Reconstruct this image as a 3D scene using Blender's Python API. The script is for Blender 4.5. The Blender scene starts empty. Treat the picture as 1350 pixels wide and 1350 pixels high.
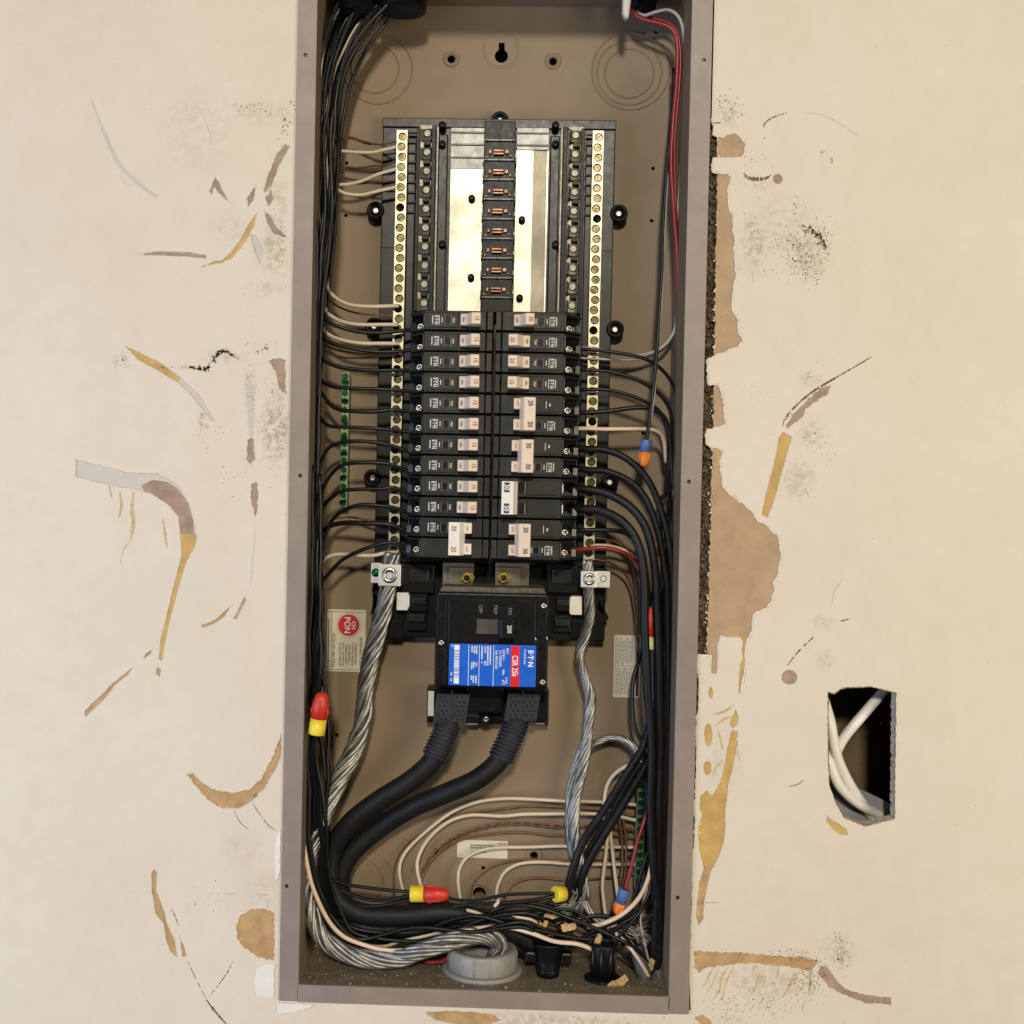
import bpy, math, random
import numpy as np
from mathutils import Vector, Matrix, Euler
random.seed(7)
R_ = math.radians
S = 0.36/543            # metres per unit (a unit is one photograph pixel at the front of the box)
F = 1700.0; PP = (625.0, 675.0)

# ------------------------------------------------------------------ camera
YAW, PITCH, ROLL = R_(1.7665), R_(-0.8885), R_(-1.2147)
ROT = np.array((Matrix.Rotation(YAW, 3, 'Z') @ Matrix.Rotation(PITCH, 3, 'X') @ Matrix.Rotation(ROLL, 3, 'Y')))
CAM = -F*(ROT @ np.array([0, 1, 0]))
sc = bpy.context.scene
C = sc.collection
cam = bpy.data.cameras.new("camera"); camo = bpy.data.objects.new("camera", cam); C.objects.link(camo)
cam.sensor_width = 36; cam.lens = 36*F/1350; cam.shift_x = 50/1350; cam.clip_start = 0.01; cam.clip_end = 100
m3 = Matrix([[*ROT[0]], [*ROT[1]], [*ROT[2]]]) @ Matrix.Rotation(R_(90), 3, 'X')
camo.matrix_world = Matrix.Translation(Vector(CAM*S)) @ m3.to_4x4()
sc.camera = camo

# ------------------------------------------------------------------ light
w = bpy.data.worlds.new("World"); sc.world = w; w.use_nodes = True
w.node_tree.nodes["Background"].inputs[0].default_value = (1.0, 0.90, 0.78, 1)
w.node_tree.nodes["Background"].inputs[1].default_value = 0.05
def lamp(name, loc, target, size, energy, col, shape='DISK'):
    l = bpy.data.lights.new(name, 'AREA'); l.shape = shape; l.size = size; l.energy = energy; l.color = col
    o = bpy.data.objects.new(name, l); C.objects.link(o); o.location = Vector(loc)*S
    o.rotation_euler = (Vector(target)*S-o.location).to_track_quat('-Z', 'Y').to_euler(); return o
lamp("ceiling_lamp", (110, -7000, 2750), (20, 0, 0), 0.50, 142, (1.0, 0.915, 0.745))
lamp("window_light", (-2100, -1500, -600), (-300, 0, -100), 1.0, 18.5, (0.58, 0.71, 1.0), 'SQUARE')
lamp("warm_fill", (2500, -2700, -200), (300, 0, -300), 1.0, 25, (1.0, 0.90, 0.71), 'SQUARE')  # added warm fill from the right, stands for no particular lamp
sc.view_settings.view_transform = 'Standard'; sc.view_settings.look = 'None'
sc.view_settings.exposure = 0.06; sc.view_settings.gamma = 1.0

# ------------------------------------------------------------------ helpers
def P(px, py, d=0.0):
    v = ROT @ np.array([(px-PP[0])/F, 1, -(py-PP[1])/F]); t = (d-CAM[1])/v[1]
    return CAM+v*t
def X(px, py, d): return P(px, py, d)[0]
def Z(px, py, d): return P(px, py, d)[2]

def mat(name, col, rough=0.5, metal=0.0, var=0.0, vscale=60, bump=0.0, bscale=300, col2=None, spec=0.5, dust=None, coat=0):
    m = bpy.data.materials.new(name); m.use_nodes = True; nt = m.node_tree; b = nt.nodes["Principled BSDF"]
    b.inputs["Roughness"].default_value = rough; b.inputs["Metallic"].default_value = metal
    b.inputs["Specular IOR Level"].default_value = spec
    b.inputs["Coat Weight"].default_value = coat
    b.inputs["Base Color"].default_value = (*col, 1)
    tc = nt.nodes.new("ShaderNodeNewGeometry")
    def noise(scale, detail=5, rough_=0.6):
        n = nt.nodes.new("ShaderNodeTexNoise"); n.inputs["Scale"].default_value = scale; n.inputs["Detail"].default_value = detail
        n.inputs["Roughness"].default_value = rough_; nt.links.new(tc.outputs["Position"], n.inputs["Vector"]); return n
    if var > 0 or col2:
        n = noise(vscale); rp = nt.nodes.new("ShaderNodeValToRGB")
        rp.color_ramp.elements[0].position = 0.35; rp.color_ramp.elements[1].position = 0.68
        c1 = tuple(c*(1-var) for c in col); c2 = col2 or tuple(min(1, c*(1+var)) for c in col)
        rp.color_ramp.elements[0].color = (*c1, 1); rp.color_ramp.elements[1].color = (*c2, 1)
        nt.links.new(n.outputs["Fac"], rp.inputs[0]); nt.links.new(rp.outputs[0], b.inputs["Base Color"])
        last = rp.outputs[0]
        mr = nt.nodes.new("ShaderNodeMapRange"); mr.inputs[3].default_value = max(0.05, rough-0.1); mr.inputs[4].default_value = min(1, rough+0.12)
        n2 = noise(vscale*2.3); nt.links.new(n2.outputs["Fac"], mr.inputs[0]); nt.links.new(mr.outputs[0], b.inputs["Roughness"])
        if dust:
            n3 = noise(900, 3); r3 = nt.nodes.new("ShaderNodeValToRGB"); r3.color_ramp.elements[0].position = 0.60; r3.color_ramp.elements[1].position = 0.78
            mx = nt.nodes.new("ShaderNodeMix"); mx.data_type = 'RGBA'; nt.links.new(n3.outputs["Fac"], r3.inputs[0]); nt.links.new(r3.outputs[0], mx.inputs[0])
            nt.links.new(last, mx.inputs[6]); mx.inputs[7].default_value = (*dust, 1); nt.links.new(mx.outputs[2], b.inputs["Base Color"])
    if bump > 0:
        n = noise(bscale); bp = nt.nodes.new("ShaderNodeBump"); bp.inputs["Strength"].default_value = bump; bp.inputs["Distance"].default_value = 0.001
        nt.links.new(n.outputs["Fac"], bp.inputs["Height"]); nt.links.new(bp.outputs[0], b.inputs["Normal"])
    return m

M_steel = mat("taupe_enamel", (0.232, 0.170, 0.108), 0.52, var=0.06, vscale=14, bump=0.05, bscale=1500, spec=0.25)
M_flange = mat("taupe_enamel_flange", (0.250, 0.198, 0.165), 0.45, var=0.10, vscale=24, bump=0.08, bscale=900, dust=(0.31, 0.255, 0.215))
M_floor = mat("taupe_enamel_dusty", (0.19, 0.15, 0.10), 0.6, var=0.22, vscale=60, bump=0.15, bscale=500, dust=(0.40, 0.33, 0.22))
M_black = mat("black_plastic", (0.0055, 0.0055, 0.006), 0.36, var=0.3, vscale=90, dust=(0.020, 0.018, 0.014), spec=0.16)
M_base = mat("black_moulded_base", (0.013, 0.0125, 0.011), 0.34, var=0.3, vscale=50, dust=(0.028, 0.025, 0.019), spec=0.26)
M_gloss = mat("glossy_grey_moulding", (0.06, 0.057, 0.046), 0.34, var=0.2, vscale=40, spec=0.9)
M_breaker = mat("breaker_plastic", (0.0145, 0.0138, 0.0115), 0.44, var=0.3, vscale=70, bump=0.06, bscale=1200, dust=(0.045, 0.04, 0.03), spec=0.3)
nt = M_breaker.node_tree; bb = nt.nodes["Principled BSDF"]; src = bb.inputs["Base Color"].links[0].from_socket   # mouldings differ a little in tone from one breaker to the next
oi = nt.nodes.new("ShaderNodeObjectInfo"); mr = nt.nodes.new("ShaderNodeMapRange"); mr.inputs[3].default_value = 0.65; mr.inputs[4].default_value = 1.5; nt.links.new(oi.outputs["Random"], mr.inputs[0])
hv = nt.nodes.new("ShaderNodeHueSaturation"); nt.links.new(src, hv.inputs["Color"]); nt.links.new(mr.outputs[0], hv.inputs["Value"]); nt.links.new(hv.outputs[0], bb.inputs["Base Color"])
M_term = mat("breaker_terminal_plastic", (0.016, 0.016, 0.017), 0.28, var=0.25, vscale=70)
M_boot = mat("grey_rubber", (0.022, 0.023, 0.030), 0.6, var=0.2, vscale=80, spec=0.3)
M_hole_shade = mat("recess_shade", (0.004, 0.004, 0.004), 0.9)  # near-black colour stands in for the shade inside holes, slots and throats
M_bwire = mat("black_insulation", (0.006, 0.006, 0.0065), 0.40, var=0.4, vscale=80, dust=(0.022, 0.02, 0.016), spec=0.4)
M_bwire2 = mat("black_insulation_dusty", (0.007, 0.007, 0.0075), 0.48, var=0.5, vscale=60, dust=(0.06, 0.05, 0.035), spec=0.3)
M_cable = mat("black_cable_jacket", (0.0075, 0.0075, 0.0085), 0.55, var=0.4, vscale=50, dust=(0.05, 0.045, 0.035), spec=0.3)
M_white = mat("cream_insulation", (0.60, 0.50, 0.37), 0.42, var=0.06, vscale=60)
M_pink = mat("pinkish_white_insulation", (0.70, 0.52, 0.39), 0.42, var=0.06, vscale=60)
M_grey = mat("light_grey_insulation", (0.42, 0.40, 0.38), 0.42, var=0.08, vscale=60)
M_red = mat("red_insulation", (0.26, 0.018, 0.022), 0.36, var=0.1, vscale=60)
M_purple = mat("purple_insulation", (0.10, 0.018, 0.10), 0.36, var=0.1, vscale=60)
M_copper = mat("bare_copper", (0.24, 0.135, 0.09), 0.42, metal=0.85, var=0.25, vscale=120)
M_brownw = mat("brown_copper", (0.20, 0.10, 0.055), 0.45, metal=0.6, var=0.25, vscale=120)
M_alu = mat("aluminium_strand", (0.36, 0.35, 0.325), 0.50, metal=0.9, var=0.3, vscale=100)
M_aludark = mat("aluminium_core", (0.10, 0.095, 0.085), 0.6, metal=1.0)
M_tin = mat("tinned_bus_plate", (0.27, 0.257, 0.212), 0.36, metal=1.0, var=0.28, vscale=22, bump=0.10, bscale=160)
M_tinB = mat("tinned_bus_plate_darker", (0.235, 0.21, 0.168), 0.42, metal=1.0, var=0.28, vscale=22, bump=0.10, bscale=160)  # slightly darker, rougher tin for the outer half of the right plate
M_bar = mat("tinned_bar", (0.37, 0.342, 0.25), 0.40, metal=1.0, var=0.08, vscale=60)
M_clip = mat("steel_clip", (0.19, 0.178, 0.145), 0.46, metal=1.0, var=0.15, vscale=120)
M_lug = mat("aluminium_lug", (0.58, 0.56, 0.52), 0.42, metal=0.9, var=0.08, vscale=100)
M_dullp = mat("dusty_bus_tab", (0.16, 0.135, 0.10), 0.6, metal=0.6, var=0.15, vscale=90)
M_brass = mat("brass", (0.30, 0.22, 0.085), 0.36, metal=1.0, var=0.2, vscale=200)
M_scr = mat("steel_screw", (0.42, 0.40, 0.36), 0.32, metal=1.0, var=0.15, vscale=300)
M_dscr = mat("bronze_screw", (0.085, 0.067, 0.037), 0.30, metal=1.0, var=0.5, vscale=260)
M_green = mat("green_screw", (0.009, 0.095, 0.034), 0.26, metal=0.8, var=0.2, vscale=200)
M_greenbar = mat("ground_bar_metal", (0.16, 0.21, 0.125), 0.38, metal=0.9, var=0.1, vscale=100)
M_ivory = mat("ivory_plastic", (0.70, 0.56, 0.43), 0.38, var=0.05, vscale=60)
M_ivw = mat("white_plastic", (0.74, 0.70, 0.64), 0.38, var=0.04, vscale=60)
M_print = mat("white_print", (0.62, 0.60, 0.55), 0.6)
M_gprint = mat("grey_print", (0.20, 0.19, 0.17), 0.6)
M_rprint = mat("red_print", (0.40, 0.10, 0.03), 0.6)
M_nprint = mat("navy_print", (0.03, 0.03, 0.09), 0.6)
M_bprint = mat("black_print", (0.03, 0.028, 0.025), 0.6)
M_blue = mat("label_blue", (0.002, 0.105, 0.56), 0.35, var=0.04)
M_labred = mat("label_red", (0.72, 0.008, 0.014), 0.35)
M_labw = mat("label_white", (0.80, 0.80, 0.80), 0.4)
M_stick = mat("sticker_paper", (0.62, 0.57, 0.44), 0.42, var=0.03)
M_stred = mat("sticker_red", (0.52, 0.012, 0.02), 0.42)
M_dred = mat("sticker_dark_red", (0.13, 0.008, 0.012), 0.42)
M_nutred = mat("connector_red", (0.56, 0.035, 0.015), 0.42, var=0.08)
M_nutyel = mat("connector_yellow", (0.78, 0.60, 0.035), 0.40, var=0.06)
M_nutor = mat("connector_orange", (0.78, 0.20, 0.02), 0.42, var=0.06)
M_nutblue = mat("connector_blue", (0.07, 0.14, 0.36), 0.42, var=0.06)
M_pvc = mat("grey_pvc", (0.27, 0.255, 0.235), 0.42, var=0.08, vscale=80)
M_sheath = mat("dusty_grey_sheath", (0.075, 0.072, 0.07), 0.6, var=0.4, vscale=70)
M_paper = mat("torn_kraft_paper", (0.52, 0.34, 0.155), 0.8, var=0.2, vscale=120, bump=0.3, dust=(0.62, 0.45, 0.25))
M_board = mat("kraft_board_face", (0.42, 0.282, 0.168), 0.85, var=0.10, vscale=60, bump=0.25, bscale=700, dust=(0.54, 0.37, 0.21))
M_ochre = mat("ochre_glue", (0.50, 0.315, 0.095), 0.6, var=0.16, vscale=60, bump=0.3, bscale=300, dust=(0.64, 0.43, 0.14))
M_tan = mat("tan_paper", (0.44, 0.27, 0.125), 0.8, var=0.2, vscale=70, bump=0.25, bscale=500, dust=(0.60, 0.42, 0.24))
M_mauve = mat("mauve_paper", (0.34, 0.24, 0.175), 0.85, var=0.2, vscale=70, bump=0.25, bscale=500, dust=(0.50, 0.39, 0.30))
M_gskim = mat("grey_skim", (0.54, 0.49, 0.43), 0.8, var=0.05, vscale=50)
M_fleck = mat("dark_fleck", (0.05, 0.04, 0.03), 0.9, col2=(0.26, 0.19, 0.125), var=0.1, vscale=260)
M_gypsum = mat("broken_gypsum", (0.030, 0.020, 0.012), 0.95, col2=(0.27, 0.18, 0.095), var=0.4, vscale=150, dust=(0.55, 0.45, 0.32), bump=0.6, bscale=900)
M_cav = mat("dark_timber", (0.16, 0.115, 0.065), 0.9, var=0.3, vscale=30)

def link(o): C.objects.link(o); return o
def setup(o, label=None, cat=None, group=None, kind=None):
    if label: o["label"] = label
    if cat: o["category"] = cat
    if group: o["group"] = group
    if kind: o["kind"] = kind
    return o
def thing(name, label, cat, loc=(0, 0, 0), group=None):
    o = bpy.data.objects.new(name, None); link(o); o.empty_display_size = 0.01
    o.location = Vector(loc)*S; o["_o"] = list(map(float, loc)); return setup(o, label, cat, group)
def origin(o): return np.array(o["_o"]) if (o is not None and "_o" in o) else np.zeros(3)

class MB:
    def __init__(s): s.v = []; s.f = []; s.sm = []
    def add(s, vs, fs, smooth=False):
        n = len(s.v); s.v += [tuple(map(float, v)) for v in vs]; s.f += [tuple(i+n for i in f) for f in fs]; s.sm += [smooth]*len(fs)
    def box(s, x0, x1, d0, d1, z0, z1):
        x0, x1 = sorted((x0, x1)); d0, d1 = sorted((d0, d1)); z0, z1 = sorted((z0, z1))
        s.add([(x0, d0, z0), (x1, d0, z0), (x1, d1, z0), (x0, d1, z0), (x0, d0, z1), (x1, d0, z1), (x1, d1, z1), (x0, d1, z1)],
              [(0, 1, 5, 4), (1, 2, 6, 5), (2, 3, 7, 6), (3, 0, 4, 7), (4, 5, 6, 7), (3, 2, 1, 0)]); return s
    def prism(s, poly, z0, z1):               # poly of (x, d) swept along z
        n = len(poly); a = sum(poly[i][0]*poly[(i+1) % n][1]-poly[(i+1) % n][0]*poly[i][1] for i in range(n))
        if a < 0: poly = poly[::-1]
        s.add([(x, d, z0) for x, d in poly]+[(x, d, z1) for x, d in poly],
              [tuple(range(n))[::-1], tuple(range(n, 2*n))]+[(i, (i+1) % n, n+(i+1) % n, n+i) for i in range(n)]); return s
    def plate(s, poly, d0, d1):               # poly of (x, z) swept in depth
        n = len(poly); a = sum(poly[i][0]*poly[(i+1) % n][1]-poly[(i+1) % n][0]*poly[i][1] for i in range(n))
        if a < 0: poly = poly[::-1]
        s.add([(x, d0, z) for x, z in poly]+[(x, d1, z) for x, z in poly],
              [tuple(range(n)), tuple(range(n, 2*n))[::-1]]+[(n+i, n+(i+1) % n, (i+1) % n, i) for i in range(n)]); return s
    def lathe(s, c, axis, prof, n=20, ang0=0.0):   # prof of (radius, along axis)
        a = np.array(axis, float); a /= np.linalg.norm(a)
        u = np.cross(a, (0, 0, 1)); u = np.array((1, 0, 0)) if np.linalg.norm(u) < 1e-6 else u/np.linalg.norm(u); v = np.cross(a, u)
        vs = []; fs = []; c = np.array(c, float)
        for r, t in prof:
            for k in range(n):
                th = ang0+2*math.pi*k/n; vs.append(c+a*t+r*(math.cos(th)*u+math.sin(th)*v))
        for j in range(len(prof)-1):
            for k in range(n):
                q = (j*n+k, j*n+(k+1) % n, (j+1)*n+(k+1) % n, (j+1)*n+k); fs.append(q)
        base = len(s.v); s.add(vs, fs, True)
        s.f.append(tuple(base+k for k in range(n))[::-1]); s.f.append(tuple(base+(len(prof)-1)*n+k for k in range(n))); s.sm += [False, False]; return s
    def tube(s, path, r, n=8, close=True):
        path = np.array(path); m = len(path); rr = np.full(m, r) if np.isscalar(r) else np.array(r)
        T = np.gradient(path, axis=0); T /= np.linalg.norm(T, axis=1)[:, None]+1e-9
        u = np.cross(T[0], (0.3, 1, 0.2)); u /= np.linalg.norm(u); vs = []
        for i in range(m):
            u = u-T[i]*np.dot(u, T[i]); u /= np.linalg.norm(u); v = np.cross(T[i], u)
            for k in range(n):
                th = 2*math.pi*k/n; vs.append(path[i]+rr[i]*(math.cos(th)*u+math.sin(th)*v))
        fs = [(i*n+k, i*n+(k+1) % n, (i+1)*n+(k+1) % n, (i+1)*n+k) for i in range(m-1) for k in range(n)]
        b = len(s.v); s.add(vs, fs, True)
        if close: s.f += [tuple(b+k for k in range(n))[::-1], tuple(b+(m-1)*n+k for k in range(n))]; s.sm += [False, False]
        return s
    def mesh(s, name, o=(0, 0, 0)):
        me = bpy.data.meshes.new(name); o = np.array(o)
        me.from_pydata([tuple((np.array(v)-o)*S) for v in s.v], [], s.f); me.polygons.foreach_set("use_smooth", s.sm); me.update(); return me
    def build(s, name, m, parent=None, bev=0, seg=2, loc=None):
        po = origin(parent); o_ = np.array(loc) if loc is not None else po
        o = bpy.data.objects.new(name, s.mesh(name, o_)); o.data.materials.append(m); link(o)
        if parent is not None:
            o.parent = parent
            if loc is not None: o.location = Vector((np.array(loc)-po)*S)
            o["_o"] = [float(q) for q in o_]
        elif loc is not None: o.location = Vector(o_)*S; o["_o"] = [float(q) for q in o_]
        if bev:
            b = o.modifiers.new("bevel", 'BEVEL'); b.width = bev*S; b.segments = seg; b.limit_method = 'ANGLE'; b.angle_limit = R_(40); b.harden_normals = False
        return o

def sheet(name, outer, holes, d0, d1, m, parent=None, loc=None):      # flat sheet with real holes, outlines are (x, z)
    cu = bpy.data.curves.new(name, 'CURVE'); cu.dimensions = '2D'; cu.fill_mode = 'BOTH'; cu.extrude = (d1-d0)/2
    for pts in [outer]+holes:
        sp = cu.splines.new('POLY'); sp.points.add(len(pts)-1); sp.use_cyclic_u = True
        for q, p in zip(sp.points, pts): q.co = (p[0], p[1], 0, 1)
    t = bpy.data.objects.new("tmp", cu); link(t); bpy.context.view_layer.update()
    me = bpy.data.meshes.new_from_object(t.evaluated_get(bpy.context.evaluated_depsgraph_get()))
    bpy.data.objects.remove(t); bpy.data.curves.remove(cu); me.name = name
    o_ = origin(parent) if loc is None else np.array(loc)
    dm = (d0+d1)/2
    for v in me.vertices: x, y, z = v.co; v.co = Vector(((x-o_[0])*S, (dm-z-o_[1])*S, (y-o_[2])*S))
    me.materials.clear(); me.materials.append(m)
    o = bpy.data.objects.new(name, me); link(o)
    if parent is not None: o.parent = parent
    return o
def circle(cx, cz, r, n=20): return [(cx+r*math.cos(2*math.pi*k/n), cz+r*math.sin(2*math.pi*k/n)) for k in range(n)]
_txt = {}
def text_mesh(body, size, bold=0.0):
    k = (body, size, bold)
    if k in _txt: return _txt[k]
    cu = bpy.data.curves.new("lettering", 'FONT'); cu.body = body; cu.size = size; cu.align_x = 'CENTER'; cu.align_y = 'CENTER'; cu.resolution_u = 2; cu.offset = bold
    t = bpy.data.objects.new("tmp", cu); link(t); bpy.context.view_layer.update()
    me = bpy.data.meshes.new_from_object(t.evaluated_get(bpy.context.evaluated_depsgraph_get())); bpy.data.objects.remove(t)
    _txt[k] = [tuple(v.co) for v in me.vertices], [tuple(p.vertices) for p in me.polygons]
    return _txt[k]
def text(mb, body, x, z, d, size, ang=0.0, sx=1.0, bold=0.0):       # flat letters facing the front (-Y); ang turns them in the picture plane
    vs, fs = text_mesh(body, size, bold); c, s_ = math.cos(ang), math.sin(ang)
    mb.add([(x+c*a*sx-s_*b, d, z+s_*a*sx+c*b) for a, b, _ in vs], fs)
DOWN = -math.pi/2
def spline(pts, k=7):
    p = np.array(pts, float); p = np.vstack([2*p[0]-p[1], p, 2*p[-1]-p[-2]]); out = []
    for i in range(1, len(p)-2):
        a, b, c, d = p[i-1], p[i], p[i+1], p[i+2]
        for t in np.linspace(0, 1, k, endpoint=False):
            out.append(0.5*((2*b)+(-a+c)*t+(2*a-5*b+4*c-d)*t*t+(-a+3*b-3*c+d)*t**3))
    out.append(p[-2]); return np.array(out)
def pix(pts, k=7): return spline([P(*q) for q in pts], k)
def wire(name, label, pts, r, m, group=None, cat="wire", n=8, wob=0.0):
    path = pix(pts)
    rs = np.random.RandomState(len(label)*37+int(abs(pts[0][0])*13+abs(pts[0][1])*7)); L = np.r_[0, np.cumsum(np.linalg.norm(np.diff(path, axis=0), axis=1))]
    env = np.minimum(1, np.minimum(L, L[-1]-L)/25); a_ = 0.55+wob
    for ax_ in (0, 1, 2):
        path[:, ax_] += env*a_*sum(rs.uniform(.3, 1)*np.sin(L/rs.uniform(9, 40)+rs.rand()*6.3) for _ in range(3))*0.6
    o = MB().tube(path, r, n).build(name, m, loc=path[0]); setup(o, label, cat, group); return o
def ordw(i): return ["topmost", "second", "third", "fourth", "fifth", "sixth", "seventh", "eighth", "ninth", "tenth", "eleventh", "twelfth"][i]

# ------------------------------------------------------------------ wall
def jag(pts, step=3.0, amp=0.7, keep=0):
    out = []
    for i in range(len(pts)):
        a = np.array(pts[i], float); b = np.array(pts[(i+1) % len(pts)], float); L = np.linalg.norm(b-a); k = max(1, int(L/step))
        nrm = np.array([-(b-a)[1], (b-a)[0]])/(L+1e-9)
        for j in range(k):
            q = a+(b-a)*j/k
            if j: q = q+nrm*random.uniform(-amp, amp)
            out.append((q[0], q[1]))
    return out
def jago(pts, step=3.0, amp=0.7):
    out = []
    for a, b_ in zip(pts[:-1], pts[1:]):
        a = np.array(a, float); b_ = np.array(b_, float); L = np.linalg.norm(b_-a); k = max(1, int(L/step)); nrm = np.array([-(b_-a)[1], (b_-a)[0]])/(L+1e-9)
        for j in range(k):
            q = a+(b_-a)*j/k+(nrm*random.uniform(-amp, amp) if j else 0); out.append((q[0], q[1]))
    return out+[tuple(pts[-1])]
def W(pts, d=2.0): return [tuple(P(x, y, d)[[0, 2]]) for x, y in pts]
def grow(poly, g):
    n = len(poly); a = sum(poly[i][0]*poly[(i+1) % n][1]-poly[(i+1) % n][0]*poly[i][1] for i in range(n)); sg = 1 if a > 0 else -1; out = []
    for i in range(n):
        p0, p, p1 = (np.array(poly[(i+k) % n]) for k in (-1, 0, 1)); t = p1-p0; t = t/(np.linalg.norm(t)+1e-9)
        out.append((p[0]+sg*t[1]*g, p[1]-sg*t[0]*g))
    return out

m = mat("wall_paint", (0.66, 0.575, 0.465), 0.62, bump=0.10, bscale=700)
nt = m.node_tree; b = nt.nodes["Principled BSDF"]; geo = nt.nodes.new("ShaderNodeNewGeometry")
def nz(scale, det=6):
    n = nt.nodes.new("ShaderNodeTexNoise"); n.inputs["Scale"].default_value = scale; n.inputs["Detail"].default_value = det; n.inputs["Roughness"].default_value = 0.65
    nt.links.new(geo.outputs["Position"], n.inputs["Vector"]); return n.outputs["Fac"]
def ramp(src, a, bb, ca=(0, 0, 0, 1), cb=(1, 1, 1, 1)):
    r = nt.nodes.new("ShaderNodeValToRGB"); r.color_ramp.elements[0].position = a; r.color_ramp.elements[1].position = bb
    r.color_ramp.elements[0].color = ca; r.color_ramp.elements[1].color = cb; nt.links.new(src, r.inputs[0]); return r.outputs[0]
b1 = ramp(nz(7), 0.3, 0.7, (0.635, 0.555, 0.445, 1), (0.68, 0.60, 0.50, 1)); b2 = ramp(nz(48, 10), 0.34, 0.60, (0.90, 0.885, 0.86, 1), (1, 1, 1, 1))
mb_ = nt.nodes.new("ShaderNodeMix"); mb_.data_type = 'RGBA'; mb_.blend_type = 'MULTIPLY'; mb_.inputs[0].default_value = 0.38; nt.links.new(b1, mb_.inputs[6]); nt.links.new(b2, mb_.inputs[7]); base = mb_.outputs[2]
tot = None
for (x, y, rx, ry, amt) in [(364, 565, 24, 62, 1.0), (330, 520, 10, 50, 0.6), (268, 552, 9, 18, 0.5), (160, 475, 14, 14, 0.4), (994, 318, 20, 50, 0.7), (1030, 300, 60, 60, 0.3), (1068, 500, 22, 12, 0.6), (1070, 570, 24, 30, 0.45),
                        (1054, 632, 26, 36, 0.5), (1100, 1245, 26, 14, 0.5), (1000, 1285, 60, 20, 0.3), (345, 150, 50, 22, 0.25), (1085, 820, 20, 14, 0.35), (1090, 870, 16, 20, 0.3), (260, 170, 60, 70, 0.2), (700, 1345, 160, 14, 0.5), (362, 330, 26, 50, 0.55), (350, 380, 34, 14, 0.4), (300, 300, 30, 30, 0.25), (1062, 332, 40, 42, 0.55), (1010, 1296, 80, 22, 0.5), (955, 1010, 30, 60, 0.25), (960, 150, 22, 26, 0.45), (1000, 240, 30, 14, 0.35), (296, 470, 40, 14, 0.4), (345, 1190, 34, 60, 0.25), (1110, 1255, 20, 30, 0.5), (320, 1120, 40, 30, 0.2), (368, 270, 14, 40, 0.5)]:
    c = P(x, y, 2)*S
    vm = nt.nodes.new("ShaderNodeVectorMath"); vm.operation = 'SUBTRACT'; nt.links.new(geo.outputs["Position"], vm.inputs[0]); vm.inputs[1].default_value = tuple(c)
    v2 = nt.nodes.new("ShaderNodeVectorMath"); v2.operation = 'MULTIPLY'; nt.links.new(vm.outputs[0], v2.inputs[0]); v2.inputs[1].default_value = (1/(rx*S), 0, 1/(ry*S))
    ln = nt.nodes.new("ShaderNodeVectorMath"); ln.operation = 'LENGTH'; nt.links.new(v2.outputs[0], ln.inputs[0])
    mr = nt.nodes.new("ShaderNodeMapRange"); mr.interpolation_type = 'SMOOTHSTEP'; mr.inputs[1].default_value = 0.2; mr.inputs[2].default_value = 1.1; mr.inputs[3].default_value = amt; mr.inputs[4].default_value = 0
    nt.links.new(ln.outputs["Value"], mr.inputs[0])
    if tot is None: tot = mr.outputs[0]
    else:
        mx = nt.nodes.new("ShaderNodeMath"); mx.operation = 'MAXIMUM'; nt.links.new(tot, mx.inputs[0]); nt.links.new(mr.outputs[0], mx.inputs[1]); tot = mx.outputs[0]
st = nt.nodes.new("ShaderNodeMath"); st.operation = 'MULTIPLY'; nt.links.new(tot, st.inputs[0]); nt.links.new(ramp(nz(170, 8), 0.43, 0.66), st.inputs[1])
mx = nt.nodes.new("ShaderNodeMix"); mx.data_type = 'RGBA'; nt.links.new(st.outputs[0], mx.inputs[0]); nt.links.new(base, mx.inputs[6]); mx.inputs[7].default_value = (0.27, 0.185, 0.11, 1)
nt.links.new(mx.outputs[2], b.inputs["Base Color"])
fine = nt.nodes.new("ShaderNodeMath"); fine.operation = 'MULTIPLY'; nt.links.new(tot, fine.inputs[0]); nt.links.new(ramp(nz(620, 10), 0.56, 0.70), fine.inputs[1])
mx2 = nt.nodes.new("ShaderNodeMix"); mx2.data_type = 'RGBA'; nt.links.new(fine.outputs[0], mx2.inputs[0]); nt.links.new(mx.outputs[2], mx2.inputs[6]); mx2.inputs[7].default_value = (0.10, 0.075, 0.05, 1); nt.links.new(mx2.outputs[2], b.inputs["Base Color"])
M_wall = m

wall = bpy.data.objects.new("wall", None); link(wall); wall["_o"] = [0., 0., 0.]; setup(wall, "torn and scuffed cream painted wallboard around the panel", kind="structure")
tears = [(937, 158), (941, 164), (941, 176), (955, 180), (964, 174), (970, 174), (976, 180), (983, 189), (982, 200), (976, 207), (940, 208), (940, 226), (959, 227), (966, 232),
         (961, 248), (963, 271), (967, 287), (966, 302), (970, 320), (970, 341), (973, 359), (970, 375), (967, 398), (968, 411), (975, 421), (975, 437), (983, 449), (974, 459), (946, 467), (942, 472), (934, 475),
         (934, 507), (949, 505), (953, 517), (957, 535), (957, 559), (961, 561), (948, 565), (933, 567), (933, 585), (950, 590), (955, 597), (950, 608), (953, 642), (966, 652), (979, 661), (992, 675), (1002, 686), (1011, 691),
         (1028, 707), (1032, 730), (1029, 748), (1023, 764), (1019, 795), (1011, 803), (994, 812), (992, 834), (985, 850), (984, 880), (978, 915), (973, 918), (974, 890), (979, 846), (976, 840), (950, 840), (948, 846), (945, 888), (938, 888), (937, 866), (922, 865),
         (921, 930), (918, 1000), (917, 1040), (916, 1100), (913, 1160), (911, 1230), (909, 1290)]
zt, zb = 740, -652
cut_r = W(tears)
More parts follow.
